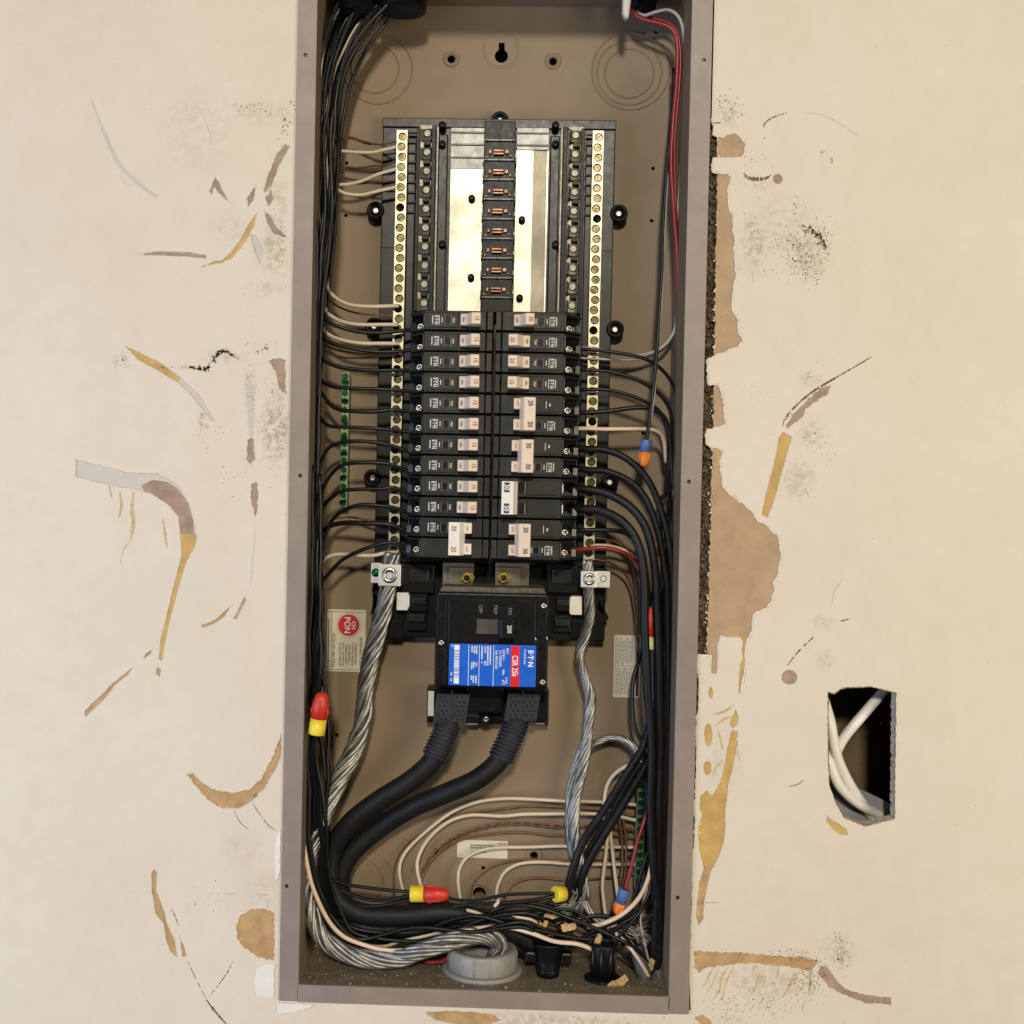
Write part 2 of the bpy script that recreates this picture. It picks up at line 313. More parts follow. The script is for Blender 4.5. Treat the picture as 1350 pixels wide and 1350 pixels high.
paint_cut = [(-240, zb), (-240, zt), (299.5, zt), (299.5, cut_r[0][1]+3)]+jago(cut_r, 3, 0.8)
paint_cut = paint_cut+[(300, zb)]
board_cut = [(-240, zb), (-240, zt), (300, zt)]+jago([(300, Z(937, 160, 4)), (308, Z(940, 166, 4)), (311, Z(934, 500, 4)), (311, Z(930, 700, 4)), (309, Z(920, 1000, 4)), (306, Z(914, 1150, 4)), (303, Z(909, 1290, 4))], 4, 1.2)
board_cut = board_cut+[(300, zb)]
hole_r = [(1091, 912), (1100, 914), (1108, 908), (1115, 906), (1150, 905), (1182, 913), (1180, 1080), (1140, 1090), (1125, 1084), (1112, 1078), (1102, 1060), (1093, 1036), (1091, 990)]
BIG = [(-1500, -1500), (1500, -1500), (1500, 1500), (-1500, 1500)]

# outlines torn through the paint (holes) with the sheets that show in them
HOLES = []; SHEETS = []
def tear(pts, mm, amp=0.7): HOLES.append(jag(grow(W(pts), 0.9), 2.5, amp)); SHEETS.append((pts, mm, 3.0))
def E_(cx, cy, a, b_, n=14): return [(cx+a*math.cos(6.2832*k/n), cy+b_*math.sin(6.2832*k/n)) for k in range(n)]
tear([(375.7, 190.7), (381.7, 191.7), (368, 216.7), (357, 246), (350, 254), (347, 250), (356, 226), (365, 203)], M_mauve)
tear([(339, 281), (335, 297), (322, 320), (306, 339), (292, 346), (281, 348), (266, 352), (280, 346), (292, 344), (305, 333), (318, 315), (328, 295)], M_ochre)
tear([(180, 336), (202, 332.5), (223, 332), (245, 332.5), (271.7, 337), (271.7, 340), (245, 337.5), (202, 336)], M_mauve, 0.4)
tear([(284, 232), (291, 246), (303, 269), (288, 254), (283, 246), (278, 258), (276, 253)], M_mauve)
tear([(349, 278), (357, 285), (365, 300), (380, 314), (361, 308), (352, 293)], M_mauve)
tear([(331, 309), (338, 311), (345, 330), (343, 350), (335, 330)], M_gskim)
tear([(358, 248), (361, 261), (354, 273), (350, 262)], M_mauve)
tear([(326, 262), (333, 252), (336, 246), (334, 262), (327, 272)], M_mauve)
tear([(165, 456), (185, 466), (211, 479), (238, 499), (262, 521), (283, 555), (279, 555), (257, 526), (235, 504), (208, 488), (181, 473)], M_ochre, 0.5)
SHEETS.append(([(238, 499), (264, 519), (286, 555), (277, 558), (255, 526), (234, 505)], M_gskim, 2.85))
tear([(355, 475), (370, 473), (376, 475), (376, 520), (368, 513), (365, 493)], M_mauve, 1.2)
tear([(326.7, 580), (333, 578), (336, 603), (331.7, 613), (325, 606)], M_mauve, 1.0)
tear([(331.7, 638), (337.7, 636), (340, 656), (336.7, 686), (331.7, 663)], M_mauve, 1.0)
tear([(100, 606), (135, 615), (168, 624), (208, 625), (232, 638), (249, 664), (258, 700), (259, 710), (256, 721), (247, 737), (238, 763), (225, 810), (217, 847), (213, 872), (209.5, 868), (211.5, 846), (218, 820), (231, 766), (240, 733), (238, 706), (235, 681), (221, 664), (200, 651), (180, 645), (160, 642), (135, 637), (100, 628)], M_gskim, 0.5)
SHEETS.append(([(188, 641), (201, 635), (221, 638), (232, 646), (245, 663), (252, 687), (254, 706), (236, 706), (231, 680), (218, 666), (198, 655)], M_mauve, 2.8))
SHEETS.append(([(234, 706), (263, 706), (260, 720), (250, 738), (241, 764), (229, 810), (220, 847), (215, 876), (206, 872), (208, 846), (215, 820), (228, 766), (237, 733)], M_ochre, 2.7))
tear([(306.7, 797), (295, 813), (281, 822), (267, 827), (265, 825), (285, 817)], M_tan, 0.4)
tear([(323, 787), (324.5, 791), (311, 817), (307.5, 816)], M_tan, 0.4)
tear([(175, 881), (168, 890), (152, 903), (135, 924), (112, 945), (112, 938), (135, 915), (150, 900)], M_tan, 0.5)
tear([(208, 878), (212, 883), (210, 892), (206, 888)], M_tan, 0.4)
tear([(202, 856), (198, 862), (188, 870), (192, 862)], M_mauve, 0.4)
tear([(246.7, 1020.7), (253, 1019), (268, 1034), (285, 1043), (308, 1046), (328, 1042), (345, 1027), (361, 996), (370.5, 967), (369.5, 1000), (363, 1014), (348, 1040), (331.7, 1056), (311.7, 1066.7), (291.7, 1065), (275, 1055), (260, 1038)], M_tan, 0.9)
tear([(202.7, 1146), (206, 1150), (205.7, 1176), (216.7, 1203), (218.5, 1215), (230, 1240), (233, 1263), (225, 1255), (219, 1238), (216, 1218), (205, 1203), (200.5, 1176), (200, 1151)], M_tan, 0.4)
tear([(236.7, 1233), (243, 1250), (245, 1261.7), (241, 1261.7)], M_tan, 0.4)
tear([(311.7, 1220), (316.7, 1208), (331.7, 1199), (351.7, 1199), (362, 1205), (361, 1267), (341.7, 1263), (321.7, 1250), (313, 1236.7)], M_tan, 1.1)
tear(E_(937, 913, 2.5, 7), M_ochre, 0.3)
tear(E_(934, 969, 5, 15), M_ochre, 0.5)
tear(E_(932.5, 1013, 5, 9), M_ochre, 0.4)
tear([(965, 946), (970, 936), (973, 945), (972, 955), (966, 960), (962, 955)], M_ochre, 0.6)
tear([(965, 963), (972, 964), (971, 985), (966, 1010), (960, 1030), (957.8, 1052), (955.5, 1068), (955.5, 1094), (954, 1110), (947, 1130), (937, 1148), (933, 1165), (928, 1192), (927, 1214), (921, 1221), (918, 1210), (920, 1185), (923, 1161), (928, 1146), (927, 1138), (923, 1121), (921, 1103), (922, 1086), (926, 1074), (922.5, 1066), (924, 1050), (931, 1043), (940, 1049), (950, 1033), (956, 1007), (958, 992)], M_ochre, 0.7)
SHEETS.append(([(924, 1143), (942, 1143), (936, 1166), (931, 1192), (930, 1218), (921, 1225), (913, 1215), (917, 1185), (919, 1161)], M_tan, 2.8))
tear([(916, 1254), (940, 1256), (963, 1255.5), (994, 1258), (1025, 1261), (1059, 1262), (1078, 1267), (1075, 1273), (1070, 1279), (1065, 1280), (1039, 1274), (994, 1270), (965, 1272), (932, 1275.6), (921, 1282), (916, 1276)], M_tan, 1.3)
tear([(1082, 1273), (1089, 1274.5), (1102, 1292), (1114, 1304), (1140, 1312), (1175, 1316), (1175, 1325), (1140, 1322), (1114, 1312), (1105, 1308), (1092, 1299), (1078, 1284)], M_mauve, 0.9)
tear(E_(1040.6, 893, 10, 9.5), M_mauve, 0.8)
tear([(1027, 577), (1033, 570), (1044, 577), (1038, 595), (1025, 642), (1018, 665), (1012, 682), (1005, 679), (1009, 655), (1018, 621), (1025, 592)], M_ochre, 0.5)
tear([(1036, 561), (1046, 546), (1062, 530), (1082, 512), (1095, 508), (1090, 520), (1062, 538), (1057, 550), (1037, 565)], M_mauve, 1.0)
tear(E_(1025.5, 236, 6, 6), M_mauve, 0.6)
tear([(1089, 1075), (1097, 1082), (1106, 1087), (1116, 1094), (1118, 1101), (1108, 1100), (1097, 1092), (1090, 1084)], M_ochre, 0.5)
tear([(560, 1335), (600, 1333), (650, 1338), (662, 1345), (640, 1352), (600, 1350), (575, 1345)], M_tan, 1.0)
tear([(915, 1342), (925, 1338), (936, 1345), (940, 1356), (925, 1352)], M_tan, 0.6)
SHEETS.append(([(966, 838), (990, 838), (989, 880), (980, 920), (968, 922), (972, 890)], M_ochre, 3.3))
SHEETS.append(([(948, 575), (962, 578), (958, 615), (948, 612)], M_ochre, 3.3))
hr = jag(W(hole_r), 2.5, 0.8)
sheet("paint_layer", BIG, [paint_cut, hr]+HOLES, 2.0, 2.9, M_wall, wall)
sheet("board_face", [(x*0.999, z*0.999) for x, z in BIG], [board_cut, grow(jag(W(hole_r), 3, 0.5), -1.0)], 3.6, 19, M_board, wall)
M_lip = mat("torn_white_ply", (0.70, 0.63, 0.53), 0.85, var=0.08, vscale=200)
def lip(outline, closed=True, sgn=None, w_=2.4):
    n = len(outline); a = sum(outline[i][0]*outline[(i+1) % n][1]-outline[(i+1) % n][0]*outline[i][1] for i in range(n)); sg = sgn or (1 if a > 0 else -1)
    mb = MB(); vs = []; ww = 0.6
    for i in range(n):
        p0, p1 = np.array(outline[i-1]), np.array(outline[(i+1) % n]); t = (p1-p0)/(np.linalg.norm(p1-p0)+1e-9); nr = np.array((-t[1], t[0]))*sg
        ww = max(0.0, min(1.0, ww+random.uniform(-.4, .4))); q = np.array(outline[i]); o_ = q-nr*random.uniform(.2, .6); i_ = q+nr*(0.5+w_*ww*random.uniform(.6, 1))
        vs += [(o_[0], 1.97, o_[1]), (q[0], 1.75-.35*ww, q[1]), (i_[0], 2.6, i_[1])]
    m_ = n if closed else n-1
    fs = []
    for i in range(m_):
        j = (i+1) % n; fs += [(3*i, 3*j, 3*j+1, 3*i+1), (3*i+1, 3*j+1, 3*j+2, 3*i+2)]
    mb.add(vs, fs); mb.build("torn_lip", M_lip, wall)
for h in HOLES: lip(h, w_=0.9)
lip(jago(cut_r, 2.6, 0.6), closed=False, sgn=-1, w_=3.2)
rim = grow(jag(W(hole_r), 3, .4), -1.6); nr_ = len(rim); mb = MB(); mb.add([(x, 3.0, z) for x, z in rim]+[(x+random.uniform(-.8, .8), 20, z+random.uniform(-.8, .8)) for x, z in rim], [(i, (i+1) % nr_, nr_+(i+1) % nr_, nr_+i) for i in range(nr_)])
mb.build("gypsum_rim", mat("white_gypsum", (0.55, 0.51, 0.45), 0.95, var=0.25, vscale=400, bump=.5), wall)
for i, (pts, mm, d) in enumerate(SHEETS):
    MB().plate(grow(W(pts), 2.4), d+0.25, 3.59).build("torn_paper_patch", mm, wall)
# grey scuffs and dark cracks in the paint
def ribbon(mb, pts, w0, d=1.9, gap=0.0, amp=0.35):
    p = spline([P(x, y, d) for x, y in pts], 9); n = len(p)
    for i in range(n-1):
        if random.random() < gap: continue
        t = p[i+1]-p[i]; t /= np.linalg.norm(t)+1e-9; nr = np.array((-t[2], 0, t[0]))
        def ww(k): return w0*0.5*(0.35+0.65*math.sin(math.pi*min(1, max(0, k/(n-1)*0.94+0.03))))*random.uniform(1-amp, 1+amp)
        a, b2 = ww(i), ww(i+1); q = [p[i]-nr*a, p[i+1]-nr*b2, p[i+1]+nr*b2, p[i]+nr*a]
        mb.plate([(v[0], v[2]) for v in q], d, d+0.09)
for pts, wd in [([(120, 130), (136, 172), (155, 213), (178, 238), (201, 256), (208, 259)], 6), ([(336, 690), (335, 720), (331, 760), (329, 775)], 2.5), ([(329, 500), (331, 540), (331, 578)], 9), ([(158, 228), (166, 242), (176, 244)], 1.5), ([(268, 150), (276, 175), (280, 193)], 1.5), ([(1060, 149), (1085, 152), (1112, 166), (1140, 185)], 2), ([(1096, 800), (1100, 780), (1112, 762)], 3)]:
    mb = MB(); ribbon(mb, pts, wd); mb.build("paint_scuff", M_gskim, wall)
for pts, wd, gp in [([(1032, 562), (1036, 550), (1057, 528), (1072, 516), (1088, 506), (1114, 491), (1150, 470)], 2.6, 0.15), ([(1007, 168), (1008, 163), (1015, 157), (1026, 152), (1038, 149)], 2.2, 0.1), ([(981, 228), (984, 233), (992, 236), (1002, 236), (1010, 235), (1016, 231)], 4.5, 0.1),
                    ([(246, 1264), (258, 1290), (272, 1317)], 1.2, 0.3), ([(272, 1318), (284, 1334), (300, 1352)], 3.2, 0.0),
                    ([(307, 1267), (301, 1280), (290, 1296), (275, 1315)], 1.3, 0.1), ([(332, 1058), (345, 1077), (355, 1089), (365, 1095)], 1.2, 0.1), ([(308, 1068), (316, 1083), (330, 1096)], 1.0, 0.1), ([(1037, 879), (1050, 862), (1068, 844), (1087, 829)], 2.0, 0.35), ([(1108, 819), (1120, 816)], 2, 0.1),
                    ([(1039, 1037), (1052, 1034), (1060, 1028)], 1.2, 0), ([(226, 1198), (230, 1206), (236, 1222)], 1.4, 0.2), ([(275, 1178), (320, 1179), (366, 1180)], 0.6, 0.3), ([(922, 1190), (950, 1190)], 0.6, 0.1), ([(938, 162), (952, 162)], 1.6, 0.0), ([(333, 1051), (339, 1046)], 1, 0)]:
    mb = MB(); ribbon(mb, pts, wd, gap=gp, amp=0.5); mb.build("paint_crack", M_fleck, wall)
# specks of grime and chipped paint, too many to count
mb = MB()
def fleck(x, y, s):
    c = P(x, y, 1.9); n = random.choice((4, 5, 6)); a0 = random.random()*6; e = random.uniform(0.4, 1.0); th = random.random()*3
    q = []
    for k in range(n):
        r = s*random.uniform(0.6, 1.2); u, v = r*math.cos(a0+6.283*k/n), r*e*math.sin(a0+6.283*k/n)
        q.append((c[0]+u*math.cos(th)-v*math.sin(th), c[2]+u*math.sin(th)+v*math.cos(th)))
    mb.plate(q, 1.88, 1.98)
def fleck_line(pts, wd, n, s):
    q = spline([(x, y, 0) for x, y in pts], 12)
    for _ in range(n):
        a = q[random.randrange(len(q))]; fleck(a[0]+random.gauss(0, wd), a[1]+random.gauss(0, wd), s*random.uniform(.4, 1.6))
def cluster(cx, cy, sx, sy, n, s=0.9):
    for _ in range(n): fleck(random.gauss(cx, sx), random.gauss(cy, sy), s*random.uniform(0.4, 1.5))
for a in [(1055, 325, 20, 20, 240, .7), (1064, 350, 12, 14, 130, .9), (1080, 312, 7, 10, 60, 1.2), (1048, 320, 10, 8, 40, 1.0), (1047, 270, 3, 8, 14), (961, 146, 8, 9, 40), (955, 130, 8, 6, 18), (990, 200, 12, 14, 22), (338, 142, 16, 5, 32), (377, 165, 4, 14, 60), (384, 135, 3, 6, 14),
          (360, 330, 12, 20, 26, 0.7), (372, 300, 6, 25, 18, 0.9), (345, 375, 20, 15, 10, 0.6), (350, 455, 12, 3, 20, 0.8), (268, 555, 5, 14, 30, 0.7), (290, 563, 9, 3, 14, 0.8), (330, 520, 5, 30, 60, 0.7), (365, 560, 13, 35, 150, 0.6), (300, 640, 12, 12, 22, 0.8), (160, 474, 6, 8, 30, 0.7), (1081, 143, 1, 1, 0), (1084, 200, 2, 2, 8, 1.0), (1097, 211, 1.2, 2, 8, 1.0),
          (1070, 498, 10, 6, 40, 0.7), (990, 515, 10, 10, 22, 0.7), (1072, 575, 9, 10, 60, 0.6), (1056, 640, 12, 12, 60, 0.6), (1067, 1296, 14, 12, 230, 0.75), (995, 1322, 30, 8, 200, 0.75), (960, 1335, 14, 10, 80, 0.7), (1108, 1253, 5, 12, 70, 0.9), (1045, 1256, 18, 3, 60, 0.7), (950, 1256, 22, 4, 40, 0.6), (1000, 360, 20, 8, 20, 0.8), (280, 1190, 20, 12, 22, 0.7), (1080, 600, 10, 8, 10), (1000, 320, 12, 22, 60, 0.7),
          (600, 1340, 40, 4, 24, 0.8), (800, 1343, 60, 4, 30, 0.8)]: cluster(*a)
fleck_line([(251, 484), (262, 486), (271, 488)], 1.3, 60, 1.4); fleck_line([(271, 487), (277, 482), (284, 470), (290, 464), (298, 462)], 1.3, 110, 1.4); fleck_line([(300, 464), (306, 467), (313, 474)], 1.2, 30, 1.2); fleck_line([(196, 478), (220, 484), (250, 484)], 1.4, 40, .7)
fleck_line([(1060, 300), (1072, 304), (1082, 312), (1087, 326)], 2.2, 120, 1.2); fleck_line([(1036, 552), (1050, 534), (1066, 520)], 1.0, 50, .8); fleck_line([(325, 465), (345, 462), (352, 458)], 1.5, 26, .9); fleck_line([(1040, 1264), (1066, 1262), (1085, 1268)], 2, 60, .8)
for _ in range(260): fleck(random.choice((random.uniform(0, 385), random.uniform(940, 1350))), random.uniform(0, 1350), random.uniform(0.2, 0.7))
o = mb.build("paint_flecks", M_fleck, wall); o["kind"] = "stuff"
# torn fibres hanging under the tan band and ochre drips
mb = MB()
for x0, y0, x1, y1, wd in [(960, 1275, 940, 1318, 3), (968, 1274, 952, 1318, 2.5), (940, 1277, 925, 1302, 2.5), (948, 1277, 930, 1310, 1.8), (1002, 1281, 990, 1312, 2), (1025, 1276, 1022, 1290, 3), (1048, 1280, 1030, 1316, 3), (1066, 1283, 1067, 1312, 3), (1064, 1318, 1058, 1334, 2), (998, 1272, 994, 1278, 2), (1058, 1280, 1068, 1300, 1.5), (1052, 1284, 1040, 1300, 1.5)]:
    ribbon(mb, [(x0, y0), ((x0*2+x1)/3+random.uniform(-3, 3), (y0*2+y1)/3), ((x0+2*x1)/3+random.uniform(-3, 3), (y0+2*y1)/3), (x1, y1)], wd, amp=0.5)
for pts, wd in [([(176, 648), (174, 672), (176, 690), (172, 713)], 5), ([(158, 648), (160, 666), (157, 682)], 4), ([(144, 640), (147, 656)], 3), ([(214, 682), (217, 700), (220, 724)], 3), ([(172, 713), (163, 725), (158, 745)], 1.5), ([(945, 960), (950, 975), (953, 989)], 2.4), ([(940, 942), (955, 938), (966, 930)], 3.0), ([(942, 958), (955, 948), (964, 945)], 3), ([(970, 985), (974, 998), (975, 1002)], 2.5), ([(952, 1002), (943, 1014), (940, 1022)], 3)]:
    ribbon(mb, pts, wd, amp=0.5)
mb.build("glue_drip", mat("glue_smear", (0.50, 0.38, 0.19), 0.7, var=0.15, vscale=90), wall)
# loose white flakes of paint near the bottom corners
for pts, dd in [([(338, 1276), (352, 1270), (362, 1271), (361, 1316), (350, 1316), (338, 1313), (334, 1295)], 0.3), ([(364, 1322), (380, 1323), (416, 1325), (400, 1332), (372, 1337), (364, 1336)], -0.5), ([(364, 1100), (370, 1094), (369, 1150), (364, 1165), (361, 1130)], 0.8)]:
    MB().plate(jag(W(pts, dd), 4, 0.9), dd, dd+1.2).build("paint_flake", mat("bare_white_paint", (0.72, 0.68, 0.63), 0.7, var=0.05, vscale=80), wall, bev=0.4)
# ragged gypsum core between box and board
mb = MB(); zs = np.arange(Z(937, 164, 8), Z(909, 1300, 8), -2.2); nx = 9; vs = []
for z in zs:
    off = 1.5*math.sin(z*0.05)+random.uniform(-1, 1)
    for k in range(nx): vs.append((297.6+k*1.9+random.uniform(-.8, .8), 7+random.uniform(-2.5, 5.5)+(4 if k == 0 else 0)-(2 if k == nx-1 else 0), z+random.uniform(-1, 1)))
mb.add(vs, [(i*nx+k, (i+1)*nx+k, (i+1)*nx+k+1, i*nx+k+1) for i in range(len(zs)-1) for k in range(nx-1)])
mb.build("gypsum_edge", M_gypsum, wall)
mb = MB()
for _ in range(150):
    z = random.uniform(Z(912, 1280, 4), Z(936, 175, 4)); x = 309.5+random.gauss(0, 1.4)-(2.5 if z < -250 else 0); r = random.uniform(.4, 1.4)
    mb.plate([(x+r*random.uniform(.5, 1.2)*math.cos(k*1.05), z+1.6*r*random.uniform(.5, 1.2)*math.sin(k*1.05)) for k in range(6)], 2.6, 4)
o = mb.build("gypsum_crumbs", M_lip, wall); o["kind"] = "stuff"
mb = MB(); mb.box(-1500, 1500, 190, 200, -1500, 1500); mb.build("stud_cavity", M_cav, wall)

# ------------------------------------------------------------------ enclosure
BK = 142; XL, XR, ZB, ZT = -220.5, 270.5, -634, 716
enc = thing("electrical_panel_box", "tall open taupe steel breaker panel box recessed in the wall", "electrical panel", ((XL+XR)/2, BK, ZB))
def hc(px, py, r, n=16): q = P(px, py, BK); return circle(q[0], q[2], r, n)
holes = [hc(595, 78, 5.6), hc(729, 81, 5.6), hc(457, 215, 2.6), hc(456, 284, 2.6), hc(861, 222, 2.6), hc(859, 291, 2.6), hc(865, 43, 2.6), hc(444, 969, 2.6), hc(848, 571, 2.6), hc(637, 1144, 2.8), hc(704, 1128, 5.6), hc(632, 1178, 9.5)]
q = P(661, 74, BK); kh = [(q[0]+9.5*math.cos(R_(a)), q[2]+9.5*math.sin(R_(a))) for a in range(115, 426, 18)]+[(q[0]+4.2, q[2]+19), (q[0]-4.2, q[2]+19)]
holes.append(kh)
q = P(575, 1122, BK); holes.append([(q[0]-3, q[2]-5), (q[0]+2, q[2]-6), (q[0]+4, q[2]+3), (q[0]-1, q[2]+5)])
sheet("back_panel", [(XL, ZB), (XR, ZB), (XR, ZT), (XL, ZT)], holes, BK, BK+2.5, M_steel, enc)
for nm, a in [("side_wall", (XL-2.5, XL, 0.6, BK+2.5, ZB-2.5, ZT+2.5)), ("side_wall", (XR, XR+2.5, 0.6, BK+2.5, ZB-2.5, ZT+2.5)), ("top_wall", (XL, XR, 0.6, BK+2.5, ZT, ZT+2.5)), ]:
    MB().box(*a).build(nm, M_steel, enc)
# floor of the box with the two round openings the cables come through
MB().box(XL, XR, 0.6, BK+2.5, ZB-2.5, ZB).build("bottom_wall", M_floor, enc)
def flange(poly, scr):
    hs = [circle(P(x, y, 0)[0], P(x, y, 0)[2], 2.7, 14) for x, y in scr]
    o = sheet("flange", poly, hs, -1.4, 0.4, M_flange, enc)
    bv = o.modifiers.new("bevel", 'BEVEL'); bv.width = 0.5*S; bv.segments = 2; bv.limit_method = 'ANGLE'
    for x, y in scr:
        c = P(x, y, 0); MB().lathe((c[0], 1.6, c[2]), (0, -1, 0), [(2.5, 0), (2.5, .4), (1.2, .6), (1.2, .2)], 12).build("flange_screw", M_dscr, enc)
flange([(-246, ZB-22), (XL-1, ZB-22), (XL-1, ZT+26), (-246, ZT+26)], [(403, 73), (396, 627), (378, 1168)])
flange([(XR+1, ZB-22), (297.2, ZB-22), (297.2, ZT+26), (XR+1, ZT+26)], [(928, 80), (908, 635), (893, 1183)])
flange([(XL-.5, ZB-23), (XR-.2, ZB-23), (XR-.2, ZB), (XL-.5, ZB)], [])
flange([(XL-.5, ZT), (XR+.5, ZT), (XR+.5, ZT+26), (XL-.5, ZT+26)], [])
MB().box(XL-1.6, XL+.2, -1.2, 6, ZB, ZT).build("flange_lip", M_flange, enc)
MB().box(XR-.2, XR+1.6, -1.2, 6, ZB, ZT).build("flange_lip", M_flange, enc)
MB().box(XL+.3, XR-.3, -0.9, 4, ZB-1.2, ZB+.3).build("flange_lip", M_flange, enc)
def ring(px, py, r, nm="knockout_ring", w=1.3, h=1.7, d=BK):
    c = P(px, py, d); n = 56; prof = [(r-w, -0.1), (r-w*.4, -h), (r+w*.4, -h), (r+w, -0.1)]
    mb = MB(); vs = []
    for rr, t in prof:
        for k in range(n): th = 6.28319*k/n; vs.append((c[0]+rr*math.cos(th), d+t, c[2]+rr*math.sin(th)))
    mb.add(vs, [(j*n+k, (j+1)*n+k, (j+1)*n+(k+1) % n, j*n+(k+1) % n) for j in range(3) for k in range(n)], True); return mb.build(nm, M_steel, enc)
for x, y, r in [(495, 91, 34), (499, 92, 48.5), (829, 97, 34.5), (829, 96, 45.5), (831, 94, 54.5), (473, 1162, 35), (475, 1163, 50)]: ring(x, y, r)
for x, y, r in [(595, 78, 9), (729, 81, 9), (632, 1178, 15), (704, 1128, 9)]: ring(x, y, r, "screw_boss", 3.0, 3.0)
ring(661, 66, 25, "keyhole_boss", 2.0, 0.8)
for px, py, ds in [(425, 1285, 24), (590, 1282, 17)]:   # shallow round knockouts in the floor
    n = 40; c = P(px, py, 60); mb = MB(); vs = []
    for rr, t in [(ds-1, .1), (ds, .8), (ds+1, .1)]:
        for k in range(n): vs.append((c[0]+rr*math.cos(6.2832*k/n), 62+rr*math.sin(6.2832*k/n), ZB+t))
    mb.add(vs, [(j*n+k, j*n+(k+1) % n, (j+1)*n+(k+1) % n, (j+1)*n+k) for j in range(2) for k in range(n)], True); mb.build("knockout_ring", M_floor, enc)

mb = MB(); rd = np.random.RandomState(9)
for _ in range(240):
    x, d, r = rd.uniform(XL+3, XR-3), rd.uniform(2, BK-2), rd.choice([.5, .7, 1.0, 1.6], p=[.5, .3, .15, .05]); a0 = rd.rand()*6
    q = [(x+r*rd.uniform(.5, 1.3)*math.cos(a0+k*1.257), d+r*rd.uniform(.5, 1.3)*math.sin(a0+k*1.257)) for k in range(5)]; mb.prism(q, ZB+.05, ZB+.3+r*.5)
o = mb.build("floor_debris", M_gskim, enc); o["kind"] = "stuff"
# stickers on the back panel
def sticker(name, x0, y0, x1, y1, rad=2.0):
    a, b_ = P(x0, y0, BK), P(x1, y1, BK); X0, X1, Z1, Z0 = a[0], b_[0], a[2], b_[2]
    out = []
    for cx, cz, t0 in ((X1-rad, Z1-rad, 0), (X0+rad, Z1-rad, 90), (X0+rad, Z0+rad, 180), (X1-rad, Z0+rad, 270)):
        out += [(cx+rad*math.cos(R_(t0+k*30)), cz+rad*math.sin(R_(t0+k*30))) for k in range(4)]
    return MB().plate(out, BK-0.5, BK-0.05).build(name, M_stick, enc), X0, X1, Z0, Z1
TD = BK-0.62
st, X0, X1, Z0, Z1 = sticker("bonding_sticker", 432, 803, 481, 886)
st["label"] = "cream bonding screw sticker with red sun disc"
wS, hS = X1-X0, Z1-Z0
def sx(u): return X0+u*wS
def sz(v): return Z1-v*hS
mb = MB(); cx, cz = sx(.56), sz(.25); r = wS*.28
mb.plate(circle(cx, cz, r, 40), TD, TD+.06)
for k in range(40):
    a = 6.2832*k/40; c, s_ = math.cos(a), math.sin(a); q = [(cx+c*r*1.05-s_*.5, cz+s_*r*1.05+c*.5), (cx+c*r*1.24, cz+s_*r*1.24), (cx+c*r*1.05+s_*.5, cz+s_*r*1.05-c*.5)]
    mb.plate(q, TD, TD+.06)
mb.build("red_disc", M_stred, st)
mb = MB(); text(mb, "PON", cx-2.5, cz, TD-.1, 12, DOWN, 0.95, .12); text(mb, "CH", cx+6.5, cz, TD-.1, 8, DOWN, 1, .08); mb.build("lettering", M_labw, st)
mb = MB(); text(mb, "PLUG-ON NEUTRAL", sx(.17), sz(.665), TD, 5.6, DOWN, 0.98, .10); text(mb, "BONDING SCREW", sx(.885), sz(.70), TD, 5.6, DOWN, .98, .10)
for k, t in enumerate(["WHEN REQUIRED", "TO BOND GROUND", "AND NEUTRAL,", "THREAD SCREW", "INTO LUG WITH 45", "IN LBS OF TORQUE"]): text(mb, t, sx(.75-.082*k), sz(.72), TD, 3.9, DOWN, .95, .08)
for a in [(sx(.03), sx(.05), sz(.98), sz(.14)), (sx(.11), sx(.122), sz(.98), sz(.02)), (sx(.02), sx(.98), sz(.035), sz(.042)), (sx(.02), sx(.95), sz(.965), sz(.972))]: mb.box(a[0], a[1], TD, TD+.05, a[2], a[3])
mb.build("lettering", M_bprint, st)
st, X0, X1, Z0, Z1 = sticker("warning_sticker", 810, 837, 843, 920); wS, hS = X1-X0, Z1-Z0
st["label"] = "small print warning sticker with dark red edge"
MB().box(sx(.84), sx(.95), TD, TD+.05, sz(.98), sz(.03)).build("red_band", M_dred, st)
mb = MB(); random.seed(3)
for u in np.arange(.10, .72, .062):
    for v0, v1 in ((.04, .47), (.52, .97)):
        v = v0+random.choice((0, 0, .05))
        while v < v1-.03:
            L = random.uniform(.02, .07); mb.box(sx(u), sx(u+.030), TD, TD+.05, sz(min(v1, v+L)), sz(v)); v += L+.012
mb.box(sx(.06), sx(.8), TD, TD+.05, sz(.497), sz(.488)); mb.box(sx(.05), sx(.07), TD, TD+.05, sz(.97), sz(.03)); mb.build("lettering", M_gprint, st)
st, X0, X1, Z0, Z1 = sticker("serial_sticker", 603, 1107, 669, 1132, 1); wS, hS = X1-X0, Z1-Z0
mb = MB(); text(mb, "E·T·N", sx(.88), sz(.15), TD, 4, math.pi, 1, .1)
for v, u0, u1 in ((.28, .27, .74), (.42, .25, .74), (.66, .28, .56)):
    u = u0
    while u < u1: L = random.uniform(.015, .03); mb.box(sx(u), sx(u+L), TD, TD+.05, sz(v+.05), sz(v-.04)); u += L+.012
mb.build("lettering", M_bprint, st)

